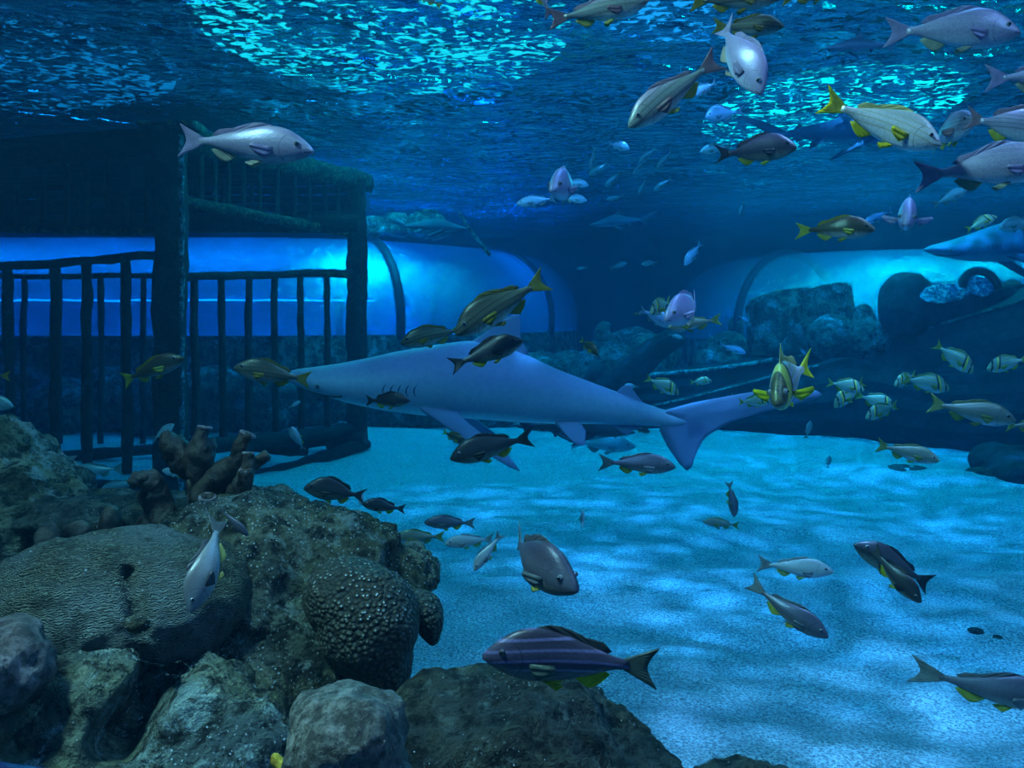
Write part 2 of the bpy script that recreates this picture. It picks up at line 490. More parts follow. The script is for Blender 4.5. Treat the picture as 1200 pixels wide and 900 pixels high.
# ================================================================ fish
def fish_skin(name, back, flank, belly, stripe=None, stripe_col=None, bars=False, metal=0.25, rough=0.38, head=None):
    t = NT(name)
    co = t.coord('Object')
    x, y, z = t.sep(co)
    n = t.noise(co, 22, 4, 0.6)
    zz = t.math('ADD', z, t.math('MULTIPLY', t.math('SUBTRACT', n, 0.5), 0.05))
    f = t.math('MULTIPLY_ADD', zz, 3.6, 0.45)
    c = t.ramp(f, [(0.10, belly), (0.34, flank), (0.66, flank), (0.88, back)])
    if stripe:
        # thin lengthwise lines that follow the flank
        zs = t.math('ADD', z, t.math('MULTIPLY', t.math('MULTIPLY', x, x), 0.22))
        s = t.math('SINE', t.math('MULTIPLY', zs, stripe))
        s = t.ramp(s, [(0.45, 0), (0.9, 1)])
        s = t.math('MULTIPLY', s, t.ramp(f, [(0.18, 0), (0.30, 0.85)]))
        c = t.mix(s, c, stripe_col)
    if bars:
        xs = t.math('ADD', x, t.math('MULTIPLY', z, 0.35))
        # dark eye bar, yellow band, dark shoulder bar, then yellow lines
        m = t.math('MULTIPLY', t.math('GREATER_THAN', xs, 0.375), t.math('LESS_THAN', xs, 0.415))
        m2 = t.math('MULTIPLY', t.math('GREATER_THAN', xs, 0.215), t.math('LESS_THAN', xs, 0.255))
        m2 = t.math('MULTIPLY', m2, t.math('GREATER_THAN', z, -0.06))
        yb = t.math('MULTIPLY', t.math('GREATER_THAN', xs, 0.255), t.math('LESS_THAN', xs, 0.30))
        yl = t.math('MULTIPLY', t.ramp(t.math('SINE', t.math('MULTIPLY', z, 95)), [(0.6, 0), (0.9, 0.7)]), t.math('LESS_THAN', xs, 0.21))
        c = t.mix(yl, c, (0.62, 0.55, 0.06))
        c = t.mix(yb, c, (0.70, 0.66, 0.10))
        face = t.math('GREATER_THAN', xs, 0.36)
        yb2 = t.math('MULTIPLY', t.math('GREATER_THAN', xs, 0.30), t.math('LESS_THAN', xs, 0.36))
        if bars == 'face':
            c = t.mix(yb2, c, (0.80, 0.74, 0.12))
            c = t.mix(face, c, t.ramp(t.noise(co, 18, 3, 0.6), [(0.35, (0.045, 0.045, 0.02)), (0.65, (0.20, 0.19, 0.06))]))
            m = t.math('MULTIPLY', m, 0.0)
        else:
            c = t.mix(t.math('MULTIPLY', face, 0.45), c, (0.42, 0.46, 0.10))
        c = t.mix(t.math('MAXIMUM', m, m2), c, (0.015, 0.018, 0.02))
    c = t.mix(t.math('MULTIPLY', t.ramp(t.noise(co, 60, 3, 0.6), [(0.35, 0.5), (0.6, 0)]), 0.7), c, tuple(v * 0.45 for v in flank))
    # gill cover edge
    dx = t.math('SUBTRACT', x, 0.335); dz = t.math('SUBTRACT', z, -0.005)
    d = t.math('SQRT', t.math('ADD', t.math('MULTIPLY', t.math('MULTIPLY', dx, dx), 1.6), t.math('MULTIPLY', t.math('MULTIPLY', dz, dz), 0.8)))
    e = t.math('ABSOLUTE', t.math('SUBTRACT', d, 0.085))
    g = t.math('MULTIPLY', t.math('LESS_THAN', e, 0.004), t.math('LESS_THAN', x, 0.31))
    c = t.mix(t.math('MULTIPLY', g, 0.6), c, tuple(v * 0.25 for v in flank))
    # scales
    v = t.voro(t.map(co, (1, 1, 1.15)), 46, rnd=0.8)
    h = t.math('ADD', t.math('MULTIPLY', v, 0.3), t.math('MULTIPLY', g, -1.5))
    return t.done(t.bsdf(c, rough, 0.5, metal, normal=t.bump(h, 0.35, 0.004)))

def fin_skin(name, c0, c1=None):
    t = NT(name)
    co = t.coord('Object')
    x, y, z = t.sep(co)
    a = t.math('ARCTAN2', z, t.math('ADD', x, 0.26))
    s = t.math('SINE', t.math('MULTIPLY', a, 70))
    col = t.ramp(t.noise(co, 14, 3, 0.5), [(0.35, tuple(v * 0.7 for v in c0)), (0.65, c0)])
    if c1: col = t.mix(t.ramp(x, [(0.0, 1), (0.001, 0)]) if False else t.math('MULTIPLY_ADD', x, -7.0, -2.4, clamp=True), col, c1)
    bs = t.bsdf(col, 0.45, 0.4, 0, normal=t.bump(s, 0.4, 0.003))
    tl = t.n('ShaderNodeBsdfTranslucent'); t.val(tl.inputs[0], col)
    return t.done(t.mixs(0.35, bs, tl.outputs[0]))

SK = {}
def scheme(key, back, flank, belly, tail, anal, **kw):
    SK[key] = dict(body=fish_skin(key + ' fish skin', back, flank, belly, **kw),
                   tail=fin_skin(key + ' tail', tail), anal=fin_skin(key + ' lower fins', anal),
                   dors=fin_skin(key + ' dorsal', tuple(0.5 * (a + b) for a, b in zip(back, tail))))
YL = (0.75, 0.58, 0.015)
OL = (0.42, 0.42, 0.05)
scheme('silver', (0.30, 0.25, 0.42), (0.34, 0.33, 0.47), (0.58, 0.60, 0.74), (0.38, 0.34, 0.56), (0.42, 0.45, 0.34), stripe=150, stripe_col=(0.36, 0.36, 0.45))
scheme('lavender', (0.42, 0.33, 0.60), (0.42, 0.38, 0.60), (0.62, 0.66, 0.85), (0.55, 0.48, 0.70), (0.55, 0.50, 0.40))
scheme('plum', (0.30, 0.24, 0.38), (0.32, 0.30, 0.42), (0.50, 0.52, 0.62), (0.30, 0.20, 0.26), (0.60, 0.56, 0.06), stripe=150, stripe_col=(0.16, 0.17, 0.22))
scheme('whitish', (0.42, 0.46, 0.48), (0.64, 0.66, 0.68), (0.80, 0.84, 0.92), (0.85, 0.72, 0.01), (0.85, 0.72, 0.02), stripe=130, stripe_col=(0.50, 0.48, 0.36))
scheme('grunt', (0.05, 0.055, 0.035), (0.13, 0.14, 0.10), (0.40, 0.48, 0.46), (0.30, 0.27, 0.03), (0.34, 0.29, 0.03), stripe=120, stripe_col=(0.045, 0.05, 0.04))
scheme('olive', (0.22, 0.24, 0.14), (0.25, 0.29, 0.25), (0.45, 0.54, 0.66), (0.30, 0.40, 0.12), (0.34, 0.42, 0.12), stripe=120, stripe_col=(0.22, 0.25, 0.20))
scheme('brown', (0.10, 0.06, 0.04), (0.07, 0.075, 0.05), (0.50, 0.52, 0.52), (0.50, 0.52, 0.06), (0.40, 0.42, 0.06))
scheme('dark', (0.035, 0.03, 0.04), (0.055, 0.055, 0.065), (0.28, 0.30, 0.24), (0.04, 0.045, 0.055), (0.50, 0.46, 0.03))  # dark species; backlit shading is also put into this skin colour
scheme('darkviolet', (0.11, 0.07, 0.13), (0.06, 0.055, 0.085), (0.22, 0.22, 0.20), (0.035, 0.04, 0.06), (0.50, 0.48, 0.03))
scheme('slate', (0.10, 0.085, 0.13), (0.15, 0.145, 0.20), (0.38, 0.36, 0.34), (0.26, 0.28, 0.30), (0.62, 0.56, 0.10))
scheme('bluestripe', (0.045, 0.035, 0.06), (0.075, 0.06, 0.11), (0.12, 0.11, 0.13), (0.12, 0.16, 0.14), (0.75, 0.66, 0.01), stripe=110, stripe_col=(0.22, 0.19, 0.42), metal=0.1)
scheme('pork', (0.22, 0.36, 0.28), (0.26, 0.44, 0.42), (0.40, 0.60, 0.75), (0.35, 0.48, 0.10), (0.35, 0.48, 0.08), bars=True)
scheme('porkyellow', (0.62, 0.60, 0.58), (0.72, 0.70, 0.72), (0.75, 0.75, 0.85), (0.95, 0.85, 0.02), (0.95, 0.85, 0.02), bars='face')
scheme('greensilver', (0.36, 0.31, 0.42), (0.20, 0.25, 0.24), (0.60, 0.68, 0.70), (0.24, 0.15, 0.19), (0.42, 0.44, 0.10), stripe=130, stripe_col=(0.12, 0.14, 0.14))
scheme('ash', (0.20, 0.19, 0.21), (0.26, 0.27, 0.29), (0.42, 0.46, 0.46), (0.16, 0.17, 0.18), (0.55, 0.52, 0.15))
scheme('pale', (0.42, 0.45, 0.50), (0.55, 0.60, 0.66), (0.75, 0.80, 0.88), (0.40, 0.44, 0.50), (0.65, 0.68, 0.25))
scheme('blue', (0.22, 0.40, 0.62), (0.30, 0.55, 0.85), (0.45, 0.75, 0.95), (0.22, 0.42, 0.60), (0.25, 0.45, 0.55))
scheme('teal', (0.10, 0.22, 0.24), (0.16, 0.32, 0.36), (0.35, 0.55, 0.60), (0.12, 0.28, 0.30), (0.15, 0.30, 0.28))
MAT['eye_iris'] = m_flat('eye iris', (0.22, 0.22, 0.25), 0.15, 0.8)
MAT['eye_dark'] = m_flat('dark eye iris', (0.05, 0.05, 0.06), 0.12, 0.8)
MAT['pupil'] = m_flat('pupil', (0.003, 0.003, 0.005), 0.05, 1.0)
MAT['mouth'] = m_flat('mouth line', (0.015, 0.012, 0.015), 0.5)

SHAPES = {
 # top / bottom profile, half width, tail spread, fork, pectoral size
 'snapper': dict(top=[(-.33, .030), (-.26, .036), (-.12, .078), (.03, .122), (.17, .148), (.29, .135), (.39, .088), (.46, .038), (.5, .0)],
                 bot=[(-.33, -.028), (-.26, -.032), (-.12, -.070), (.03, -.104), (.17, -.118), (.30, -.105), (.40, -.072), (.46, -.045), (.5, -.018)],
                 w=0.066, tail=.125, fork=-.43, dh=.045),
 'slim': dict(top=[(-.33, .024), (-.26, .028), (-.12, .060), (.03, .098), (.17, .125), (.29, .118), (.39, .080), (.46, .038), (.5, .004)],
              bot=[(-.33, -.022), (-.26, -.026), (-.12, -.056), (.03, -.088), (.17, -.105), (.30, -.095), (.40, -.066), (.46, -.040), (.5, -.014)],
              w=0.060, tail=.12, fork=-.43, dh=.038),
 'deep': dict(top=[(-.33, .034), (-.26, .042), (-.12, .115), (.03, .178), (.17, .205), (.29, .178), (.39, .108), (.46, .040), (.5, -.02)],
              bot=[(-.33, -.032), (-.26, -.038), (-.12, -.100), (.03, -.140), (.17, -.155), (.30, -.138), (.40, -.100), (.46, -.072), (.5, -.045)],
              w=0.070, tail=.135, fork=-.41, dh=.05),
}

def bendy(p, b):
    s = max(0.0, 0.18 - p.x)
    return Vector((p.x - abs(b) * s * s * 0.35, p.y + b * s * s * 1.9, p.z))

for _n, _k in (('snapper', 1.17), ('slim', 1.14), ('deep', 1.02)):
    for _e in ('top', 'bot'):
        SHAPES[_n][_e] = [(x, z * (_k if x > -.2 else 1 + (_k - 1) * .4)) for x, z in SHAPES[_n][_e]]
    SHAPES[_n]['w'] *= 1.12

def body_mesh(shape, bend, lod):
    S = SHAPES[shape]
    nr, k = {'hi': (30, 24), 'mid': (18, 14), 'lo': (11, 10)}[lod]
    bm = bmesh.new()
    rings = []
    for i in range(nr + 1):
        u = i / nr
        x = -0.33 + 0.83 * (1 - (1 - u) ** 1.25)
        x = min(x, 0.4985)
        tp = interp(S['top'], x); bt = interp(S['bot'], x)
        # half width: thin at the tail root, full at the shoulder, blunt snout
        w = S['w'] * interp([(-.33, .16), (-.2, .42), (-.05, .82), (.12, 1.0), (.27, .98), (.37, .82), (.44, .58), (.48, .36), (.5, .10)], x)
        c = 0.5 * (tp + bt); hh = 0.5 * (tp - bt)
        ring = []
        for q in range(k):
            a = 2 * PI * q / k
            cy, cz = math.cos(a), math.sin(a)
            yy = w * math.copysign(abs(cy) ** 0.9, cy)
            if cz > 0: yy *= (1 - 0.25 * cz)
            ring.append(bm.verts.new(bendy(Vector((x, yy, c + hh * cz)), bend)))
        rings.append(ring)
    for i in range(nr):
        for q in range(k):
            bm.faces.new((rings[i][q], rings[i][(q + 1) % k], rings[i + 1][(q + 1) % k], rings[i + 1][q]))
    bm.faces.new(rings[0][::-1]); bm.faces.new(rings[-1])
    return bm

def fin_bm(base, tip, th=0.006, m=4, xf=None, bend=0.0, scallop=0.0):
    """a thin solid fin between a root line and an outer edge (lists of (x, z)), as a plate with thickness"""
    n = len(base)
    bm = bmesh.new()
    side = []
    for sgn in (1, -1):
        g = []
        for j in range(m + 1):
            v = j / m
            row = []
            for i in range(n):
                b = Vector((base[i][0], 0, base[i][1])); t = Vector((tip[i][0], 0, tip[i][1]))
                if scallop and i % 2: t = b.lerp(t, 1 - scallop)
                p = b.lerp(t, v)
                p.y = sgn * th * (1 - 0.8 * v) * 0.5
                if xf is not None: p = xf @ p
                p = bendy(p, bend)
                row.append(bm.verts.new(p))
            g.append(row)
        side.append(g)
    for g in side:
        for j in range(m):
            for i in range(n - 1):
                bm.faces.new((g[j][i], g[j][i + 1], g[j + 1][i + 1], g[j + 1][i]))
    a, b = side
    for i in range(n - 1):
        bm.faces.new((a[m][i], a[m][i + 1], b[m][i + 1], b[m][i]))
        bm.faces.new((a[0][i], b[0][i], b[0][i + 1], a[0][i + 1]))
    for j in range(m):
        bm.faces.new((a[j][0], a[j + 1][0], b[j + 1][0], b[j][0]))
        bm.faces.new((a[j][-1], b[j][-1], b[j + 1][-1], a[j + 1][-1]))
    return bm

def sphere_bm(c, r, seg=14, sq=(1, 1, 1)):
    bm = bmesh.new()
    bmesh.ops.create_uvsphere(bm, u_segments=seg, v_segments=max(6, seg // 2 + 1), radius=r)
    for v in bm.verts:
        v.co = Vector((v.co.x * sq[0], v.co.y * sq[1], v.co.z * sq[2])) + Vector(c)
    return bm

MESH = {}
def mk(key, build, mat):
    if key not in MESH:
        bm = build()
        me = bpy.data.meshes.new(key[0])
        bmesh.ops.recalc_face_normals(bm, faces=bm.faces)
        bm.to_mesh(me); bm.free()
        me.polygons.foreach_set('use_smooth', [True] * len(me.polygons))
        me.materials.append(mat)
        MESH[key] = me
    return MESH[key]

def half_w(S, x, zrel):
    w = S['w'] * interp([(-.33, .16), (-.2, .42), (-.05, .82), (.12, 1.0), (.27, .98), (.37, .82), (.44, .58), (.48, .36), (.5, .10)], x)
    return w * math.sqrt(max(0, 1 - zrel * zrel)) ** 0.9

def fish_parts(root, shape, sk, bend, lod, spread=0.6, tall=False, dark_eye=False, scale_t=1.0, skip=()):
    S = SHAPES[shape]; K = SK[sk]
    key = lambda nm: (nm, shape, sk, round(bend, 2), lod, spread, tall, dark_eye)
    body = mesh_obj('body', mk(key('body'), lambda: body_mesh(shape, bend, lod), K['body']), root)
    n = {'hi': 15, 'mid': 9, 'lo': 5}[lod]
    m = {'hi': 4, 'mid': 2, 'lo': 1}[lod]
    def tail():
        base = []; tip = []
        T = S['tail']; f = S['fork']
        for i in range(n):
            u = -1 + 2 * i / (n - 1)
            base.append((-0.30, 0.028 * u))
            a = abs(u)
            tip.append((f + (-0.5 - f) * a ** 1.5 + 0.012 * a ** 6, T * math.copysign(a ** 0.95, u)))
        return fin_bm(base, tip, 0.016, m + 1, bend=bend)
    mesh_obj('tail_fin', mk(key('tail_fin'), tail, K['tail']), root)
    def dorsal():
        base = []; tip = []
        for i in range(n):
            u = i / (n - 1)
            x = lerp(0.22, -0.20, u)
            zb = interp(S['top'], x) - 0.012
            if tall: h = interp([(0, .02), (.12, .14), (.3, .05), (.6, .03), (.8, .05), (1, .008)], u)
            else: h = S['dh'] * interp([(0, .25), (.25, .85), (.5, .8), (.66, .6), (.82, 1.0), (.95, .7), (1, .2)], u) * 0.75
            base.append((x, zb)); tip.append((x - 0.035 - 0.35 * h, zb + 0.012 + h))
        return fin_bm(base, tip, 0.010, m, bend=bend, scallop=0.08)
    mesh_obj('dorsal_fin', mk(key('dorsal_fin'), dorsal, K['dors']), root)
    def anal():
        base = []; tip = []
        for i in range(max(5, n // 2)):
            u = i / (max(5, n // 2) - 1)
            x = lerp(-0.03, -0.19, u)
            zb = interp(S['bot'], x) + 0.010
            h = 0.075 * interp([(0, .5), (.3, 1.0), (.7, .75), (1, .25)], u)
            base.append((x, zb)); tip.append((x - 0.045, zb - h))
        return fin_bm(base, tip, 0.010, m, bend=bend)
    mesh_obj('anal_fin', mk(key('anal_fin'), anal, K['anal']), root)
    if lod != 'lo':
        for sgn in (1, -1):
            def pelvic(sgn=sgn):
                base = []; tip = []
                for i in range(5):
                    u = i / 4
                    x = lerp(0.16, 0.10, u)
                    base.append((x, 0)); tip.append((x - 0.075 - 0.02 * (1 - u), -0.055 + 0.03 * u))
                M = Matrix.Translation((0, sgn * 0.022, interp(S['bot'], 0.13) + 0.012)) @ Matrix.Rotation(sgn * R(20), 4, 'X')
                return fin_bm(base, tip, 0.008, m, xf=M, bend=bend)
            mesh_obj('pelvic_fin', mk(key('pelvic_fin%d' % sgn), pelvic, K['anal']), root)
            def pect(sgn=sgn):
                base = []; tip = []
                for i in range(7):
                    u = i / 6
                    base.append((0, lerp(0.014, -0.018, u)))
                    tip.append((-0.15 * math.sin(PI * (0.28 + 0.62 * u)) ** 0.7 * (1.15 - 0.4 * u), lerp(0.03, -0.075, u)))
                M = Matrix.Translation((0.225, sgn * half_w(S, 0.225, 0.15) * 0.97, -0.028)) @ Matrix.Rotation(-sgn * R(14 + 30 * spread), 4, 'Z')
                return fin_bm(base, tip, 0.007, m, xf=M, bend=bend)
            mesh_obj('pectoral_fin', mk(key('pectoral_fin%d' % sgn), pect, K['anal'] if sk in ('whitish', 'porkyellow', 'grunt') else K['tail']), root)
    ex = 0.385
    tp = interp(S['top'], ex); bt = interp(S['bot'], ex)
    zr = 0.30
    ez = 0.5 * (tp + bt) + zr * 0.5 * (tp - bt)
    er = 0.021 if shape != 'deep' else 0.025
    for sgn in (1, -1):
        ey = sgn * (half_w(S, ex, zr) - er * 0.38)
        e = mesh_obj('eye', mk(key('eye%d' % sgn), lambda: sphere_bm((ex, ey, ez), er, 16 if lod == 'hi' else 8), MAT['eye_dark' if dark_eye else 'eye_iris']), root)
        if lod == 'hi':
            mesh_obj('pupil', mk(key('pupil%d' % sgn), lambda: sphere_bm((ex + 0.002, ey + sgn * er * 0.50, ez), er * 0.70, 12, (1, 0.9, 1)), MAT['pupil']), e)
    if lod == 'hi':
        def mouth():
            bm = bmesh.new()
            zc = interp(S['bot'], 0.47) * 0.5 + interp(S['top'], 0.47) * 0.1
            pts = []
            for i in range(11):
                a = -1 + 2 * i / 10
                x = 0.4985 - 0.060 * abs(a) ** 1.3
                z0 = 0.5 * (interp(S['top'], 0.498) + interp(S['bot'], 0.498))
                z = z0 - 0.016 * abs(a)
                w_ = S['w'] * interp([(.37, .82), (.44, .58), (.48, .36), (.5, .10)], x)
                c_ = 0.5 * (interp(S['top'], x) + interp(S['bot'], x)); h_ = 0.5 * (interp(S['top'], x) - interp(S['bot'], x))
                q = max(-0.98, min(0.98, (z - c_) / max(h_, 1e-4)))
                pts.append(Vector((x, math.copysign(w_ * math.sqrt(1 - q * q) ** .9 if a else 0, a), z)))
            tube(bm, pts, 0.0028, 6)
            return bm
        mesh_obj('mouth', mk(key('mouth'), mouth, MAT['mouth']), root)

SPOTS = []
def fish(shape, sk, head, tail, d, label, group=None, t=0.0, bend=0.0, up=None, name='fish', lod=None, spread=0.2, cat='fish', tall=False, dark_eye=False, roll=0.0, wide=1.0):
    """a fish with its snout over pixel `head`, its tail end over pixel `tail`, at about d metres; t = how far it turns towards (+) or away from (-) the viewer"""
    px = math.hypot(head[0] - tail[0], head[1] - tail[1])
    L = px / F_PX * d / math.sqrt(max(0.05, 1 - t * t))
    H = at(head[0], head[1], d - L * t / 2); T = at(tail[0], tail[1], d + L * t / 2)
    X = (H - T); L = X.length; X.normalize()
    U = Vector(up) if up is not None else Vector((0, 0, 1))
    Z = (U - X * U.dot(X)).normalized()
    Y = Z.cross(X)
    M = Matrix((X, Y, Z)).transposed()
    if roll: M = M @ Matrix.Rotation(R(roll), 3, 'X')
    c = (H + T) / 2
    if lod is None: lod = 'hi' if px > 70 or L / d * F_PX > 110 else ('mid' if px > 26 else 'lo')
    root = thing(name, label, cat, c, group)
    root.rotation_euler = M.to_euler(); root.scale = (L, L * wide, L)
    fish_parts(root, shape, sk, bend, lod, spread=spread, tall=tall, dark_eye=dark_eye)
    return root
# ================================================================ sharks
def m_shark(name, back, side, belly, mott=0.2):
    t = NT(name)
    co = t.coord('Object')
    x, y, z = t.sep(co)
    n = t.noise(co, 9, 5, 0.6)
    f = t.math('MULTIPLY_ADD', t.math('ADD', z, t.math('MULTIPLY', t.math('SUBTRACT', n, 0.5), 0.02)), 7.5, 0.5)
    c = t.ramp(f, [(0.22, belly), (0.36, side), (0.62, side), (0.85, back)])
    fine = t.noise(co, 120, 3, 0.7)
    c = t.mix(t.math('MULTIPLY', t.ramp(fine, [(0.35, 1), (0.6, 0)]), 0.25), c, tuple(v * 0.5 for v in back))
    c = t.mix(t.math('MULTIPLY', t.ramp(n, [(0.4, 1), (0.6, 0)]), mott), c, tuple(v * 0.75 for v in side))
    return t.done(t.bsdf(c, 0.5, 0.35, 0, normal=t.bump(fine, 0.25, 0.002)))
MAT['shark'] = m_shark('shark hide', (0.26, 0.25, 0.46), (0.26, 0.33, 0.46), (0.72, 0.84, 0.88))
MAT['shark_fin'] = m_flat('shark fin', (0.19, 0.22, 0.38), 0.5, 0.3)
MAT['shark_dark_fin'] = m_flat('dark shark fin', (0.02, 0.03, 0.05), 0.5, 0.3)
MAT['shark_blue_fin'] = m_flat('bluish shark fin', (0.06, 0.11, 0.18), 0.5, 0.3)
MAT['gill'] = m_flat('gill slit', (0.05, 0.06, 0.11), 0.6)
MAT['shark_dark'] = m_shark('dark shark hide', (0.02, 0.03, 0.05), (0.035, 0.05, 0.07), (0.10, 0.14, 0.16))
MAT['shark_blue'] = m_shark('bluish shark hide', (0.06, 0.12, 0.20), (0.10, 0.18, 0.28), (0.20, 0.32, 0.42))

SH_L = 577.0
def sax(px): return 441 + (px - 328) * 0.0996
ST = [(328, 440.5, 441.5), (334, 437, 445), (345, 433, 450), (360, 431, 456), (380, 428, 463), (400, 424.5, 469), (425, 419, 475), (450, 413, 480),
      (480, 407, 484), (510, 402, 487), (540, 399, 489), (570, 403, 491), (600, 413, 493), (640, 430, 494), (680, 444, 493), (715, 456, 492), (745, 467, 491), (775, 475, 491), (790, 477, 486), (802, 478, 481)]
def sx(px): return -(px - 328) / SH_L
SH_TOP = sorted([(sx(p), -(a - sax(p)) / SH_L) for p, a, b in ST])
SH_BOT = sorted([(sx(p), -(b - sax(p)) / SH_L) for p, a, b in ST])
SH_W = sorted([(sx(p), w) for p, w in [(328, .004), (334, .016), (345, .028), (360, .038), (380, .048), (410, .058), (450, .067), (500, .074), (550, .072), (600, .060), (650, .044), (700, .030), (745, .019), (775, .012), (790, .006), (802, .002)]])

def sbend(p, b):
    s = max(0.0, -0.35 - p.x)
    return Vector((p.x, p.y + b * s * s, p.z))
def shark_body(bend):
    bm = bmesh.new(); rings = []; nr = 64; k = 32
    for i in range(nr + 1):
        u = i / nr
        x = sx(328.3) + (sx(802) - sx(328.3)) * u ** 1.25
        tp = interp(SH_TOP, x); bt = interp(SH_BOT, x); w = interp(SH_W, x)
        ring = []
        for q in range(k):
            a = 2 * PI * q / k
            cy, cz = math.cos(a), math.sin(a)
            c = 0.5 * (tp + bt) - 0.1 * (tp - bt) * 0.5; hu = tp - c; hl = c - bt
            zz = c + (hu if cz > 0 else hl) * cz
            yy = w * math.copysign(abs(cy) ** 0.92, cy)
            if cz > 0: yy *= 1 - 0.18 * cz * cz
            ring.append(bm.verts.new(sbend(Vector((x, yy, zz)), bend)))
        rings.append(ring)
    for i in range(nr):
        for q in range(k):
            bm.faces.new((rings[i][q], rings[i][(q + 1) % k], rings[i + 1][(q + 1) % k], rings[i + 1][q]))
    bm.faces.new(rings[0][::-1]); bm.faces.new(rings[-1])
    return bm
def sp(px, py): return (sx(px), -(py - sax(px)) / SH_L)
def sfin(base, tip, n, th, bend, xf=None, m=6):
    """fin from outline key points; both edges resampled to n points"""
    def res(pl):
        d = [0]
        for a, b in zip(pl, pl[1:]): d.append(d[-1] + math.hypot(b[0] - a[0], b[1] - a[1]))
        T = d[-1]; out = []
        for i in range(n):
            s = T * i / (n - 1); j = 0
            while j < len(pl) - 2 and d[j + 1] < s: j += 1
            f = (s - d[j]) / max(1e-9, d[j + 1] - d[j])
            out.append((lerp(pl[j][0], pl[j + 1][0], f), lerp(pl[j][1], pl[j + 1][1], f)))
        return out
    B = res(base); T = res(tip)
    bm = fin_bm(B, T, th, m, xf=xf)
    for v in bm.verts: v.co = sbend(v.co, bend)
    return bm

SHM = {}
def shark(mat, loc, axis, up, L, label, bend=0.35, name='shark', group=None, d=5):
    X = Vector(axis).normalized(); U = Vector(up)
    Z = (U - X * U.dot(X)).normalized(); Y = Z.cross(X)
    root = thing(name, label, 'shark', loc, group)
    root.rotation_euler = Matrix((X, Y, Z)).transposed().to_euler(); root.scale = (L, L, L)
    def P(nm, f, m=None, parent=None, key=None):
        kk = (nm, key, mat, bend)
        return mesh_obj(nm, mk(kk, f, MAT[m or (mat + '_fin' if nm.endswith('fin') else mat)]), parent or root)
    P('body', lambda: shark_body(bend))
    P('dorsal_fin', lambda: sfin([sp(538, 401), sp(600, 416)], [sp(552, 390), sp(575, 371), sp(590, 364), sp(592, 376), sp(594, 396), sp(606, 412)], 14, 0.014, bend))
    P('second_dorsal_fin', lambda: sfin([sp(708, 457), sp(738, 468)], [sp(714, 448), sp(722, 444), sp(730, 456), sp(744, 470)], 9, 0.008, bend))
    P('anal_fin', lambda: sfin([sp(705, 489), sp(730, 489)], [sp(718, 500), sp(728, 505), sp(731, 498), sp(742, 494)], 9, 0.007, bend))
    P('tail_fin', lambda: sfin([sp(762, 474), sp(772, 482), sp(762, 490)],
        [sp(790, 462), sp(850, 444), sp(908, 438), sp(906, 446), sp(868, 462), sp(830, 480), sp(806, 500), sp(800, 520), sp(797, 542), sp(788, 536), sp(772, 516), sp(760, 496)], 34, 0.020, bend, m=8))
    for s in (1, -1):
        def pec(s=s):
            M = Matrix.Translation((sx(482), s * 0.052, -(472 - sax(482)) / SH_L)) @ Matrix.Rotation(s * R(30), 4, 'X')
            # outline in fin plane: x backwards, z outwards(down)
            return sfin([(0, 0.004), (-0.085, -0.004)], [(-0.055, -0.030), (-0.120, -0.066), (-0.185, -0.100), (-0.212, -0.108), (-0.190, -0.082), (-0.145, -0.048), (-0.095, -0.018)], 16, 0.018, bend, xf=M)
        P('pectoral_fin', pec, key=s)
        def pel(s=s):
            M = Matrix.Translation((sx(640), s * 0.022, -(486 - sax(640)) / SH_L)) @ Matrix.Rotation(s * R(42), 4, 'X')
            return sfin([(0, 0), (-0.05, 0)], [(-0.02, -0.03), (-0.045, -0.055), (-0.06, -0.055), (-0.064, -0.02)], 9, 0.010, bend, xf=M)
        P('pelvic_fin', pel, key=s)
        ex = sx(373); ez = -(449 - sax(373)) / SH_L
        e = P('eye', lambda: sphere_bm((ex, s * interp(SH_W, ex) * 0.93, ez), 0.0068, 14), 'eye_iris', key=s)
        P('pupil', lambda: sphere_bm((ex, s * (interp(SH_W, ex) * 0.93 + 0.0042), ez), 0.0038, 10), 'pupil', e, key=s)
        for gi in range(5):
            def gill(s=s, gi=gi):
                bm = bmesh.new(); px = 448 + gi * 8.5; pts = []
                for i in range(9):
                    v = i / 8
                    zz = -(lerp(444, 459, v) - sax(px)) / SH_L
                    x = sx(px - 3.5 * math.sin(PI * v))
                    tp = interp(SH_TOP, x); bt = interp(SH_BOT, x); c = 0.5 * (tp + bt) - .05 * (tp - bt)
                    q = (zz - c) / ((tp - c) if zz > c else (c - bt))
                    pts.append(Vector((x, s * interp(SH_W, x) * math.sqrt(max(0, 1 - q * q)) ** .92 * (1 - .18 * max(0, q) ** 2), zz)))
                tube(bm, pts, [0.0001 + 0.0014 * math.sin(PI * i / 8) for i in range(9)], 6)
                return bm
            P('gill_slit', gill, 'gill', key=(s, gi))
    def mouth():
        bm = bmesh.new(); pts = []
        for i in range(17):
            a = -1 + 2 * i / 16
            x = sx(352) - abs(a) ** 1.6 * 0.085
            w = interp(SH_W, x); bt = interp(SH_BOT, x); tp = interp(SH_TOP, x)
            y = a * w * 0.86
            c = 0.5 * (tp + bt) - .05 * (tp - bt)
            pts.append(Vector((x, y, c - (c - bt) * math.sqrt(max(0, 1 - (abs(a) * .86) ** 2.17)))))
        tube(bm, pts, 0.0022, 6)
        return bm
    P('mouth', mouth, 'mouth')
    return root
nose = at(328, 441, 4.95); tb = at(790, 487, 5.25)
main_L = (nose - tb).length / ((790 - 328) / SH_L) 
MAIN = shark('shark', nose, nose - tb, (0, -0.06, 1), main_L, 'large grey-blue shark with a pale belly cruising left over the sand', bend=0.5)
# ================================================================ the fish, each where it swims
G_SCHOOL = 'small fish schooling in the blue distance'
G_PORK = 'barred fish drifting before the dark wreck'
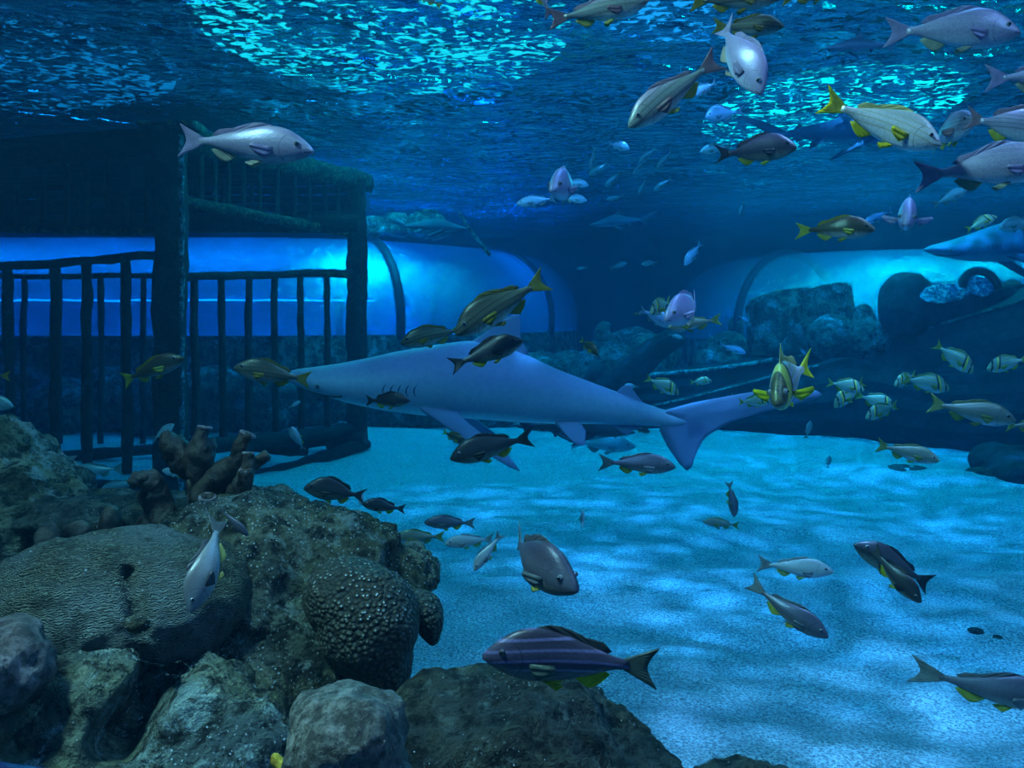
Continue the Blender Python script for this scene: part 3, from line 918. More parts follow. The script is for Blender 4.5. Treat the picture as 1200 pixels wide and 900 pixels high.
# ---- upper right crowd
fish('snapper', 'silver', (1196, 37), (1040, 34), 2.3, 'big silvery-lavender fish nearest the top right corner, facing right', t=0.1, bend=0.1)
fish('slim', 'silver', (1292, 88), (1152, 92), 2.3, 'silver fish cut off at the right edge with only its forked tail showing')
fish('snapper', 'whitish', (1104, 170), (966, 124), 1.9, 'whitish fish with a bright yellow tail and a yellow pectoral streak', t=0.25, bend=-0.25)
fish('snapper', 'plum', (1145, 139), (1078, 170), 2.6, 'violet-grey fish peering out from behind the yellow-tailed whitish fish', t=0.82, bend=0.2, lod='hi')
fish('deep', 'plum', (1252, 158), (1128, 138), 2.25, 'deep-bodied violet fish leaving the picture at the right edge', t=0.2, lod='hi')
fish('snapper', 'silver', (1240, 188), (1078, 205), 1.9, 'large silver fish with a broad pale forked tail, below the violet fish', t=0.1, bend=0.12)
fish('deep', 'darkviolet', (934, 170), (843, 184), 2.9, 'dark violet-black fish with a yellow lower fin, facing right', t=0.35, bend=-0.3, lod='hi', dark_eye=True)
fish('deep', 'lavender', (896, 108), (834, 24), 2.2, 'pale lavender fish diving headfirst with its back towards us', t=0.35, up=(0.75, -0.75, 0.30), bend=0.3, lod='hi')
fish('snapper', 'grunt', (919, 30), (838, 34), 2.6, 'yellow-finned fish half hidden behind the diving lavender fish', t=0.35, bend=-0.2, lod='hi')
fish('slim', 'grunt', (914, -3), (806, 2), 2.5, 'olive fish with yellow fins cropped by the top edge', t=0.1, lod='hi')
fish('slim', 'grunt', (985, -12), (914, 0), 2.9, 'fish at the top edge of which mostly the yellow lower fins show', lod='mid')
fish('slim', 'greensilver', (736, 149), (840, 70), 2.2, 'silver-green fish gliding down to the left with a purplish tail', t=0.1, bend=0.08)
fish('slim', 'greensilver', (760, 0), (643, 27), 2.2, 'grey fish with a purplish tail and yellow lower fins at the top edge', t=0.1, bend=-0.15)
fish('slim', 'plum', (622, -42), (646, 22), 2.7, 'fish at the top edge of which just the purple-grey tail hangs down', lod='mid')
fish('snapper', 'grunt', (486, -12), (518, 8), 4.5, 'tiny olive fish tail poking in at the top edge left of centre', lod='mid')
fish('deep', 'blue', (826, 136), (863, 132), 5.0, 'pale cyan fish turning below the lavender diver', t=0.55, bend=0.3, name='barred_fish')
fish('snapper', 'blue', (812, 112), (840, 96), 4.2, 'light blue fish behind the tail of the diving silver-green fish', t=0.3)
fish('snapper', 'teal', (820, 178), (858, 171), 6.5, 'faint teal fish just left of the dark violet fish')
fish('deep', 'lavender', (1062, 260), (1065, 241), 2.9, 'lavender fish swimming straight at us with both side fins spread', t=0.98, up=(0, -0.2, 1), lod='hi', spread=1.7, wide=1.25)
fish('snapper', 'teal', (1134, 222), (1092, 241), 5.5, 'faded teal fish below the large silver fish', t=0.2)
fish('snapper', 'brown', (1026, 268), (936, 268), 2.7, 'brown fish with a thin upright yellow tail and pale belly', t=0.3, bend=0.45, lod='hi', dark_eye=True)
fish('deep', 'pork', (1168, 253), (1131, 270), 4.5, 'small yellow-green barred fish below the head-on lavender fish, to its right', t=0.3, name='barred_fish')
fish('deep', 'teal', (1170, 266), (1215, 260), 5.5, 'dim round-headed fish at the right edge above the tunnel')
fish('slim', 'blue', (1012, 262), (1046, 246), 6.5, 'faded blue fish behind the head-on lavender fish')
# ---- upper middle
fish('deep', 'lavender', (645, 220), (687, 216), 3.1, 'plump lavender fish turned towards us, alone in the dark centre', t=0.9, bend=-0.5, lod='hi', wide=1.15)
fish('slim', 'blue', (605, 239), (652, 232), 4.8, 'slim blue fish just below and left of the plump lavender one')
fish('snapper', 'blue', (690, 217), (660, 212), 5.6, 'small blue fish showing behind the tail of the plump lavender fish')
fish('snapper', 'blue', (688, 235), (655, 231), 5.6, 'small blue fish under the belly of the plump lavender fish')
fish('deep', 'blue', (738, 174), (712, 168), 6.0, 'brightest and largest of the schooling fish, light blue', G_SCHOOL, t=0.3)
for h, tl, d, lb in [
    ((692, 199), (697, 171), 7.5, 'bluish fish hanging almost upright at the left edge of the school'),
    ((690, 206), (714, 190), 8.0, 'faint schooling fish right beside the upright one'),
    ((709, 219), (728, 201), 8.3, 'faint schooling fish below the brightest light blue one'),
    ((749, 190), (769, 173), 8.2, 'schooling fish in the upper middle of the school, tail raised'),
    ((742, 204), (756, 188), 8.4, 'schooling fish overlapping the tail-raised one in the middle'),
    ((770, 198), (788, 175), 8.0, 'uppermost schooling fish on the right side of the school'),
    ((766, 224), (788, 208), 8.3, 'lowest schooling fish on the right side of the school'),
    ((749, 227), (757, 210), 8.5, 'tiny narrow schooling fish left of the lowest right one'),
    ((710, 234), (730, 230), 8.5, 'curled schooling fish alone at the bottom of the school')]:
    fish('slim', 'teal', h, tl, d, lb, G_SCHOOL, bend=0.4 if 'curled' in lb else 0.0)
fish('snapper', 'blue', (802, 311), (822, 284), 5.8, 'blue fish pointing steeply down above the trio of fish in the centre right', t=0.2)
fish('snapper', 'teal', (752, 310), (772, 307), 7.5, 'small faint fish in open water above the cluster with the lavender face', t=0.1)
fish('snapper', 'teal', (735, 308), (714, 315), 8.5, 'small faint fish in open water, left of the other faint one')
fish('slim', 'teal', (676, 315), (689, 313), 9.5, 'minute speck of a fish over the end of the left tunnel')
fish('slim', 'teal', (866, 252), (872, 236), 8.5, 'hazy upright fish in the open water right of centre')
# ---- cluster in the middle right
fish('deep', 'lavender', (779, 372), (834, 352), 2.9, 'grey-lavender fish with a round face in front of the central cluster', t=0.76, bend=-0.3, lod='hi', wide=1.0)
fish('slim', 'olive', (782, 384), (844, 374), 3.2, 'pale yellow fish with a yellow forked tail behind the grey-lavender face', bend=0.1, lod='hi')
fish('deep', 'pork', (762, 366), (786, 352), 3.5, 'yellow-striped barred fish head between lavender face and cyan fish', t=0.8, name='barred_fish', lod='hi')
fish('deep', 'blue', (790, 382), (748, 362), 3.6, 'cyan-blue fish whose side shows left of the lavender face', lod='hi')
fish('slim', 'olive', (760, 365), (743, 368), 4.6, 'green tail sliver of a small fish at the left of the central cluster')
# ---- around the shark
fish('snapper', 'grunt', (533, 391), (638, 327), 2.6, 'large olive striped fish with a yellow tail swimming down above the shark', t=0.15, bend=0.1)
fish('snapper', 'grunt', (469, 402), (545, 385), 3.6, 'dark olive fish skimming the back of the shark', t=0.1, lod='hi', dark_eye=True)
fish('snapper', 'dark', (613, 398), (532, 428), 2.7, 'dark fish facing right in front of the dorsal fin of the shark', t=0.2, bend=-0.2, dark_eye=True)
fish('deep', 'brown', (702, 416), (677, 398), 4.2, 'small brown fish with a yellow tail behind the back of the shark', t=0.4, bend=0.3, lod='hi')
fish('snapper', 'dark', (481, 469), (426, 470), 3.4, 'small black fish in front of the gills of the shark', t=0.2, lod='hi', bend=0.2)
fish('snapper', 'grunt', (274, 430), (362, 446), 2.8, 'olive fish with a yellow tail right before the snout of the shark', t=0.1, bend=-0.15)
fish('slim', 'brown', (216, 419), (138, 447), 3.0, 'dark green fish with a pale belly beside the thick cage post', t=0.15, bend=0.15, lod='hi')
fish('slim', 'grunt', (-42, 438), (13, 441), 3.4, 'fish at the left edge of which only the yellow-green tail shows', lod='mid')
fish('snapper', 'teal', (16, 476), (-40, 466), 3.4, 'teal fish head coming in at the left edge above the rock')
# ---- behind the reef, by the cage
fish('slim', 'pale', (30, 519), (92, 540), 3.6, 'pale fish resting behind the mossy rock at the far left', bend=0.1)
fish('slim', 'teal', (83, 553), (145, 549), 4.3, 'dark slender fish over the lit sand behind the reef')
fish('slim', 'teal', (118, 574), (164, 563), 4.6, 'greenish fish half hidden by the reef ledge, lowest behind it')
fish('snapper', 'pale', (190, 551), (222, 558), 4.2, 'grey fish behind the brown tube sponge')
fish('slim', 'pale', (204, 497), (178, 516), 4.8, 'small pale fish at the foot of the thick cage post', t=0.3)
fish('deep', 'pale', (341, 500), (356, 528), 4.4, 'pale round fish pointing up beside the base beams of the cage', t=0.55, up=(-1, 0, 0.5))
fish('slim', 'pale', (352, 470), (338, 478), 6.5, 'minute pale fish by the right cage post base', t=0.2)
# ---- over the sand
fish('deep', 'brown', (546, 520), (518, 505), 4.4, 'small brown fish just above the dark fish over the sand', t=0.3)
fish('snapper', 'dark', (527, 537), (623, 511), 2.9, 'dark fish facing left under the shark, tail raised', t=0.1, bend=0.1, lod='hi')
fish('slim', 'slate', (792, 547), (702, 540), 3.0, 'slate fish facing right below the tail of the shark', t=0.1, bend=-0.15)
fish('slim', 'teal', (745, 523), (668, 518), 9.0, 'ghostly pale blue fish hovering over the far sand', t=0.1)
fish('deep', 'dark', (762, 506), (742, 502), 6.5, 'tiny dark round fish below the shark, near its tail root')
fish('deep', 'dark', (356, 570), (430, 582), 2.9, 'black fish facing left over the sand beside the reef', t=0.15, lod='hi', dark_eye=True)
fish('deep', 'pale', (423, 589), (424, 571), 3.2, 'narrow pale fish seen head-on between the two black fish', t=0.9)
fish('snapper', 'dark', (424, 590), (476, 597), 3.3, 'smaller black fish trailing the black fish by the reef', t=0.1, lod='mid')
fish('slim', 'slate', (497, 612), (558, 613), 3.4, 'slate fish uppermost of the three stacked over the sand', lod='hi')
fish('slim', 'olive', (462, 629), (522, 629), 3.3, 'yellowish fish behind the edge of the spotted rock', lod='hi')
fish('slim', 'pale', (521, 637), (580, 631), 3.2, 'pale fish lowest of the three stacked over the sand', lod='hi')
fish('deep', 'slate', (677, 688), (578, 634), 1.9, 'big plum-grey fish with a steep forehead over the sand', t=0.74, bend=0.25, spread=0.3, wide=1.25)
fish('slim', 'pale', (555, 669), (588, 624), 2.6, 'small pale fish crossing the tail of the big plum-grey fish', t=0.1, lod='hi')
fish('snapper', 'pale', (683, 598), (682, 624), 4.3, 'small grey fish seen from behind over the middle of the sand', t=-0.75, up=(0, -0.3, 1))
fish('snapper', 'bluestripe', (565, 767), (768, 777), 1.35, 'large dark fish with thin blue stripes close above the bottom rock', bend=0.1, dark_eye=True)
fish('slim', 'olive', (824, 611), (867, 616), 4.0, 'small greenish fish over the sand right of centre')
fish('slim', 'slate', (861, 606), (854, 563), 4.0, 'slim grey fish diving beside the small greenish one', t=0.1, up=(1, -0.4, 0))
fish('slim', 'pale', (977, 670), (886, 660), 2.6, 'pale lavender slim fish over the sand, facing right', t=0.1)
fish('slim', 'slate', (971, 747), (878, 689), 2.3, 'dark grey fish heading down right under the pale slim one', t=0.25, bend=0.3)
fish('slim', 'dark', (1001, 637), (1096, 688), 2.7, 'rear one of the two overlapping dark fish, head pointing up left', t=0.1, bend=-0.1)
fish('snapper', 'dark', (1080, 706), (1018, 645), 2.3, 'front one of the two overlapping dark fish, diving with yellow fins', t=0.4, bend=0.2, up=(0.4, -0.5, 0.8), lod='hi')
fish('slim', 'slate', (1240, 818), (1092, 801), 2.1, 'violet-grey fish leaving at the right edge low over the sand', bend=0.35)
# ---- before the wreck
fish('slim', 'olive', (1191, 493), (1084, 471), 2.9, 'yellow-green fish, largest of those before the dark wreck', t=0.1, bend=-0.15)
fish('slim', 'olive', (1240, 497), (1177, 499), 3.2, 'yellow-green tail and body end at the right edge by the largest olive fish')
fish('slim', 'olive', (1101, 540), (1025, 520), 3.1, 'yellow-green fish over the sand at the foot of the wreck', t=0.1, bend=-0.15)
fish('deep', 'pork', (1113, 455), (1056, 443), 4.2, 'long barred cyan fish above the tail of the largest olive fish', G_PORK, name='barred_fish', lod='hi')
fish('deep', 'pork', (1048, 451), (1074, 438), 4.7, 'barred fish mostly hidden behind the long barred cyan one', G_PORK, t=0.5, name='barred_fish')
fish('deep', 'pork', (1141, 436), (1094, 402), 4.2, 'barred fish swimming down right, topmost before the wreck', G_PORK, name='barred_fish', t=0.15)
fish('deep', 'pork', (1156, 432), (1206, 420), 4.2, 'barred fish facing left at the right edge of the picture', G_PORK, name='barred_fish', lod='hi')
fish('deep', 'pork', (1013, 456), (968, 448), 4.6, 'upper left fish of the tangled barred foursome', G_PORK, name='barred_fish', t=0.1)
fish('deep', 'pork', (977, 476), (1014, 446), 4.7, 'barred fish swimming down left within the tangled foursome', G_PORK, name='barred_fish', t=0.3)
fish('deep', 'pork', (1050, 478), (1002, 462), 4.8, 'right-hand barred fish of the tangled foursome, behind another', G_PORK, name='barred_fish', t=0.2)
fish('deep', 'pork', (1014, 489), (1053, 474), 4.6, 'lowest barred fish of the tangled foursome, facing left', G_PORK, name='barred_fish', t=0.3)
fish('deep', 'porkyellow', (909, 470), (932, 427), 2.6, 'black-and-yellow barred fish facing us with bright yellow fins', t=0.93, bend=0.15, name='barred_fish', lod='hi', spread=1.7, tall=True, up=(-0.15, -0.1, 1), wide=1.1)
fish('deep', 'pork', (903, 470), (864, 471), 4.0, 'cyan barred fish directly behind the black-and-yellow one', name='barred_fish')
fish('deep', 'pork', (796, 461), (755, 442), 4.6, 'cyan barred fish above the tail of the shark', name='barred_fish')
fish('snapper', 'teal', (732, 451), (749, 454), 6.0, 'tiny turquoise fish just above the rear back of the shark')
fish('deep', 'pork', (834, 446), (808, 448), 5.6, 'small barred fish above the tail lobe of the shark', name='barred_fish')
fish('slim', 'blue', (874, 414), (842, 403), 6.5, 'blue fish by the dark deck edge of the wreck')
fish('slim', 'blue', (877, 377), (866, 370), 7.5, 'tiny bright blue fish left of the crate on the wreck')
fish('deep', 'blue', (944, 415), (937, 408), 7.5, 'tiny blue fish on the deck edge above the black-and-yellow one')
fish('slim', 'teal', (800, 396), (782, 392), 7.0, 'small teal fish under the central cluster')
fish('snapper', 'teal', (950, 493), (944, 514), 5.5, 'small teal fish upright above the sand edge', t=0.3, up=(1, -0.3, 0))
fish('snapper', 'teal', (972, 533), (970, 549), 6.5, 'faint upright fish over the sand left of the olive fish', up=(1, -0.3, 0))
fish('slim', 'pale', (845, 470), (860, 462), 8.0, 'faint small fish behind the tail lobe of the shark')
# ---- on and above the reef
fish('slim', 'silver', (368, 177), (203, 160), 2.1, 'silver-lavender fish gliding past the top of the thick cage post', bend=0.15)
fish('snapper', 'ash', (222, 718), (268, 606), 1.55, 'grey-white fish nosing down over the brain coral', t=0.4, bend=-0.45, up=(-0.7, -0.35, 0.6), lod='hi')
fish('slim', 'slate', (291, 628), (256, 594), 2.1, 'small dusky fish close to the rock under the tube sponge', t=0.1, lod='hi', up=(0.5, -0.5, 0.6))
# ---- other sharks
def px_shark(mat, n, tlp, d, label, t=0.0, bend=0.12, name='shark'):
    px = math.hypot(n[0] - tlp[0], n[1] - tlp[1])
    L = px / F_PX * d / math.sqrt(1 - t * t)
    H = at(n[0], n[1], d - L * t / 2); T = at(tlp[0], tlp[1], d + L * t / 2)
    ax = H - T
    return shark(mat, H, ax, (0, 0, 1), ax.length, label, bend=bend, name=name)
px_shark('shark_dark', (745, 507), (586, 496), 6.6, 'dark shark low over the sand behind the belly of the large shark')
px_shark('shark_dark', (600, 498), (750, 500), 7.4, 'second dark shark low over the sand, only its rear showing')
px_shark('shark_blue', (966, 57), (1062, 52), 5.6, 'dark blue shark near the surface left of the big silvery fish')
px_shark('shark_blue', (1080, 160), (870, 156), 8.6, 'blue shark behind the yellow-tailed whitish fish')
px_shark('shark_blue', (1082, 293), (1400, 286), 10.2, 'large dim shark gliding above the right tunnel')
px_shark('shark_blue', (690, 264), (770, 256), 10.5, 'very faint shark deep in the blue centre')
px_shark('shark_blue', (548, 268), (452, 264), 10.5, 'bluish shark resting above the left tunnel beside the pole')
# ================================================================ tunnels
def m_acrylic():
    t = NT('acrylic')
    p = t.pos()
    tr = t.n('ShaderNodeBsdfTransparent'); tr.inputs[0].default_value = (0.50, 0.78, 1.0, 1)
    n = t.noise(t.map(p, (1.0, 1.6, 2.2)), 6.5, 5, 0.7, 0.9)
    nrm = t.bump(n, 1.0, 0.022)
    gl = t.n('ShaderNodeBsdfGlossy'); gl.inputs['Roughness'].default_value = 0.05
    gl.inputs['Color'].default_value = (0.8, 0.95, 1, 1); t.l(nrm, gl.inputs['Normal'])
    df = t.n('ShaderNodeBsdfDiffuse'); df.inputs[0].default_value = (0.25, 0.45, 0.60, 1)
    tl = t.n('ShaderNodeBsdfTranslucent'); tl.inputs[0].default_value = (0.45, 0.70, 0.85, 1)
    a = t.mixs(0.30, tr.outputs[0], t.mixs(0.30, df.outputs[0], tl.outputs[0]))
    lw = t.n('ShaderNodeLayerWeight'); lw.inputs[0].default_value = 0.35
    f = t.math('MULTIPLY_ADD', lw.outputs['Fresnel'], 0.6, 0.22, clamp=True)
    return t.done(t.mixs(f, a, gl.outputs[0]))
MAT['acrylic'] = m_acrylic()
MAT['rib'] = m_flat('dark tunnel rib', (0.006, 0.012, 0.03), 0.6)
MAT['walk'] = m_flat('tunnel walkway', (0.02, 0.05, 0.12), 0.5)
MAT['glow'] = m_emit('strip light and reflection glow', (0.02, 0.45, 1.0), 5.0)

def path_pts(p0, h0, segs):
    """segs: list of (length, turn in degrees); heading measured from +X towards +Y"""
    pts = []; p = Vector(p0); h = R(h0)
    for L, turn in segs:
        n = max(2, int(L / 0.12)); 
        for i in range(n):
            pts.append((p.copy(), h))
            hm = h + R(turn) / n * 0.5
            p = p + Vector((math.cos(hm), math.sin(hm), 0)) * (L / n)
            h += R(turn) / n
    pts.append((p.copy(), h))
    return pts

def tunnel(label, pts, r, zc, rib_idx, a0=-12, a1=192):
    o = pts[0][0]
    t = thing('viewing_tunnel', label, 'tunnel', (o.x, o.y, 0))
    off = Vector((o.x, o.y, 0))
    def ring(p, h, rr, a):
        s = Vector((math.sin(h), -math.cos(h), 0))   # towards the viewer's side
        return p - off + s * (rr * math.cos(a)) + Vector((0, 0, zc + rr * math.sin(a)))
    def shell(rr, thick, k, seq, aa0=a0, aa1=a1):
        bm = bmesh.new(); rows = []
        for p, h in seq:
            rows.append([bm.verts.new(ring(p, h, rr, R(lerp(aa0, aa1, i / k)))) for i in range(k + 1)])
        for j in range(len(rows) - 1):
            for i in range(k):
                bm.faces.new((rows[j][i], rows[j][i + 1], rows[j + 1][i + 1], rows[j + 1][i]))
        return bm
    obj('glass_shell', shell(r, 0.05, 48, pts), MAT['acrylic'], t)
    for ri in rib_idx:
        p, h = pts[ri]
        bm = bmesh.new()
        tube(bm, [ring(p, h, r + 0.01, R(lerp(a0, a1, i / 40))) for i in range(41)], 0.085, 10)
        obj('rib', bm, MAT['rib'], t)
    # walkway inside with strip lights along both sides
    zf = zc - 0.44
    bm = bmesh.new(); rows = []
    for p, h in pts:
        s = Vector((math.sin(h), -math.cos(h), 0)); q = p - off
        w = r * 0.97
        rows.append([bm.verts.new(q + s * a + Vector((0, 0, z))) for a, z in ((w, zf), (w, zf - 0.15), (-w, zf - 0.15), (-w, zf))])
    for j in range(len(rows) - 1):
        for i in range(4):
            bm.faces.new((rows[j][i], rows[j][(i + 1) % 4], rows[j + 1][(i + 1) % 4], rows[j + 1][i]))
    obj('walkway', bm, MAT['walk'], t)
    for sd in (1, -1):
        bm = bmesh.new()
        tube(bm, [p - off + Vector((math.sin(h), -math.cos(h), 0)) * (sd * r * 0.86) + Vector((0, 0, zf + 0.05)) for p, h in pts[::2]], 0.028, 6)
        obj('strip_light', bm, MAT['glow'], t)
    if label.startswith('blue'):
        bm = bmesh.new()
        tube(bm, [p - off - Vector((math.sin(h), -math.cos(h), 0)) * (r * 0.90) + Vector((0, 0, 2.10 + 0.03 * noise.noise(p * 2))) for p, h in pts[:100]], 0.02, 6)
        obj('reflection_line', bm, MAT['glow'], t)  # glowing tube stands in for a reflection line in the water
    # base wall under the glass
    bm = bmesh.new(); rows = []
    for p, h in pts:
        s = Vector((math.sin(h), -math.cos(h), 0)); q = p - off
        zt = zc - 0.25
        row = []
        for a, z in ((r * 1.0, zt), (r * 1.05, zt - 0.4), (r * 1.12, 0.0), (r * 1.15, -0.3), (-r * 1.1, -0.3), (-r * 1.05, zt)):
            n = noise.noise(Vector((p.x * 1.3, p.y * 1.3, z * 2 + a))) * 0.12
            row.append(bm.verts.new(q + s * (a + (n if a > 0 and z < zt else 0)) + Vector((0, 0, z))))
        rows.append(row)
    for j in range(len(rows) - 1):
        for i in range(5):
            bm.faces.new((rows[j][i], rows[j][i + 1], rows[j + 1][i + 1], rows[j + 1][i]))
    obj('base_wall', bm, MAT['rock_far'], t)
    return t

# left tunnel: runs across behind the cage, then bends away
ptsL = path_pts((-13.55, 15.4, 0), 0, [(8.9, 0), (2.3, 36), (3.4, 27), (2.6, 42), (0.8, 10)])
def idx_at(pts, s):
    acc = 0
    for i in range(1, len(pts)):
        acc += (pts[i][0] - pts[i - 1][0]).length
        if acc >= s: return i
    return len(pts) - 1
TL = tunnel('blue-lit acrylic tunnel behind the cage, with two dark ribs showing', ptsL, 1.47, 1.72, [idx_at(ptsL, 10.95), idx_at(ptsL, 14.2)])
# right tunnel: comes from the right behind the wreck and bends away on its left end
ptsR = [(Vector((-p.x, p.y, 0)), PI - h) for p, h in path_pts((-14.9, 15.3, 0), 0, [(7.3, 0), (1.6, 34), (1.8, 40), (3.5, 50)])]
ptsR = [(Vector((p.x, p.y, 0)), h - PI if h > PI else h - PI) for p, h in ptsR]
TR = tunnel('cyan-glinting acrylic tunnel behind the wreck on the right', ptsR, 1.38, 1.60, [idx_at(ptsR, 9.9)])
for (x, y, z, e, c) in [(-10.5, 15.4, 2.5, 70, (0.02, 0.33, 1.0)), (-7.6, 15.4, 2.5, 70, (0.02, 0.33, 1.0)), (-5.0, 15.4, 2.5, 70, (0.02, 0.35, 1.0)), (-2.4, 15.9, 2.5, 110, (0.02, 0.33, 1.0)), (-0.2, 17.6, 2.4, 150, (0.02, 0.32, 1.0)), (10, 15.3, 2.2, 30, (0.02, 0.75, 0.8)), (7, 15.4, 2.2, 35, (0.02, 0.75, 0.8)), (5, 16.2, 2.0, 25, (0.02, 0.75, 0.8))]:
    l = bpy.data.lights.new('tunnel_light', 'POINT'); l.energy = e * LIGHT_K; l.color = c; l.shadow_soft_size = 0.25
    o = bpy.data.objects.new('tunnel_light', l); o.location = (x, y, z); COL.objects.link(o)

# ================================================================ timber cage
cage = thing('timber_cage', 'blackened timber cage of thick posts, rails and thin bars standing on the sand', 'cage', (-3.3, 8.4, 0))
CO = Vector((-3.3, 8.4, 0))
def W(px, py, d): return at(px, py, d) - CO
def wz(px, d, z): return atz(px, d, z) - CO
def cpart(nm, a, b, w, h, m='timber', wob=0.02, seg=14, parent=None):
    bm = bmesh.new(); beam(bm, a, b, w, h, wob=wob, seg=seg); return obj(nm, bm, MAT[m], parent or cage)
dA, dB = 8.4, 11.5
cpart('post', W(199, 690, dA), W(199, 147, dA), 0.30, 0.30, seg=30, wob=0.03)
cpart('post', W(418, 524, dB), W(417, 212, dB), 0.27, 0.27, seg=26, wob=0.03)
cpart('lit_moss_edge', W(213, 640, dA - .12), W(213, 158, dA - .12), 0.045, 0.05, 'timber_lit_edge', wob=0.02, seg=40)  # light raking the post's mossy right edge, put in as a paler strip
cpart('post_cap', W(170, 147, dA), W(234, 150, dA), 0.42, 0.08, 'timber_moss', wob=0.03)
cpart('post_base', W(385, 517, dB - .1), W(428, 517, dB - .1), 0.4, 0.25, wob=0.04)
def dAB(px):  # depth along the A-B side for a column
    a = (199 - 600) * dA; b = (418 - 600) * dB
    # world x = (px-600)/F*d lies on the line between A and B
    xa, xb = a / F_PX, b / F_PX
    k = (px - 600) / F_PX
    # d = dA + (x - xa) / (xb - xa) * (dB - dA), x = k d
    m = (dB - dA) / (xb - xa)
    return (dA - m * xa) / (1 - m * k)
def rail(nm, p, q, w, h, m='timber', f=dAB, off=0.0, wob=0.02):
    cpart(nm, W(p[0], p[1], f(p[0]) + off), W(q[0], q[1], f(q[0]) + off), w, h, m, wob)
rail('top_rail', (214, 163), (432, 214), 0.16, 0.26, 'timber_moss')
rail('middle_rail', (214, 235), (410, 273), 0.12, 0.11, 'timber_moss')
rail('lower_rail', (214, 325), (410, 319), 0.10, 0.08)
for px in (236, 252, 268, 285, 304, 325, 345, 362, 380, 396):
    d = dAB(px); k = (px - 214) / 196
    cpart('short_bar', W(px, lerp(170, 212, k), d), W(px, lerp(236, 270, k), d), 0.05, 0.05, wob=0.01)
for px in (228, 260, 291, 322, 352, 383):
    d = dAB(px); k = (px - 214) / 196
    cpart('bar', W(px, lerp(325, 320, k), d), W(px + 1, lerp(522, 506, k), d), 0.075, 0.075, wob=0.015)
# base beams on the sand
rail('sill_beam', (206, 528), (405, 503), 0.28, 0.16)
cpart('sill_beam', W(285, 566, 9.6), W(428, 520, 11.4), 0.22, 0.16, wob=0.03)
cpart('sill_beam', W(215, 520, 9.8), W(360, 527, 10.4), 0.16, 0.12, wob=0.03)
cpart('sill_beam', W(40, 536, 10.6), W(400, 516, 11.4), 0.14, 0.12, wob=0.03)
cpart('sill_beam', W(-120, 565, 9.0), W(190, 570, 8.6), 0.2, 0.14, wob=0.03)
# near left side, from the thick post to the left
def dLF(px): return dA + (199 - px) / 199 * 0.75
rail('top_rail', (188, 166), (-60, 188), 0.18, 0.26, f=dLF)
rail('middle_rail', (184, 271), (-60, 268), 0.11, 0.085, 'timber_moss', f=dLF, off=1.9)
cpart('lower_rail', W(186, 299, dA), W(-60, 318, 9.3), 0.11, 0.085, wob=0.02)
for px, y1 in ((10, 600), (64, 600), (101, 600), (147, 556)):
    d = dLF(px); k = (186 - px) / 246
    cpart('bar', W(px, lerp(301, 318, k), d), W(px + 2, y1, d), 0.10, 0.10, wob=0.02)
# far side, parallel to it behind
def dFF(px): return 11.3 + (199 - px) / 199 * 0.6
rail('lower_rail', (410, 322), (-60, 324), 0.09, 0.07, 'timber_moss', f=dFF)
for px in (-20, 28, 69, 118, 168):
    d = dFF(px)
    cpart('bar', W(px, 324, d), W(px, 520, d), 0.075, 0.075, wob=0.015)
rail('back_beam', (420, 262), (-60, 262), 0.12, 0.22, f=dFF)
for px in (-10, 20, 50, 78, 102, 125, 148, 172):
    d = dLF(px) + 0.05
    cpart('short_bar', W(px, 180, d), W(px, 262, d), 0.05, 0.05, wob=0.01)
for px in (0, 45, 90, 125, 148, 172, 230, 262, 294):
    d = dFF(px)
    cpart('short_bar', W(px, 215, d), W(px, 268, d), 0.06, 0.06, wob=0.01)
# plank wall on the back and plank roof
for i in range(5):
    z0 = 3.16 + i * 0.115
    cpart('back_plank', wz(-70, 12.4, z0), wz(415, 11.7, z0), 0.05, 0.108, wob=0.012, seg=20)
NP = 9
for i in range(NP):
    u = i / (NP - 1)
    a = Vector((lerp(-3.35, -2.2, u), lerp(8.5, 11.5, u), 3.60 - 0.0 * u)); b = Vector((lerp(-6.3, -7.8, u), lerp(9.4, 12.3, u), 3.60))
    cpart('roof_plank', a - CO, b - CO, 0.36, 0.05, wob=0.012, seg=16)
# rails of the rear side at the far left
# ================================================================ pole leaning on the tunnel
bm = bmesh.new(); tube(bm, [at(538, 249, 13.2), at(550, 268, 13.4), at(566, 289, 13.7), at(573, 298, 13.9)], [0.02, 0.025, 0.035, 0.04], 8)
tag(obj('pole', bm, MAT['rim']), 'thin slanting pole leaning on top of the left tunnel', 'pole')

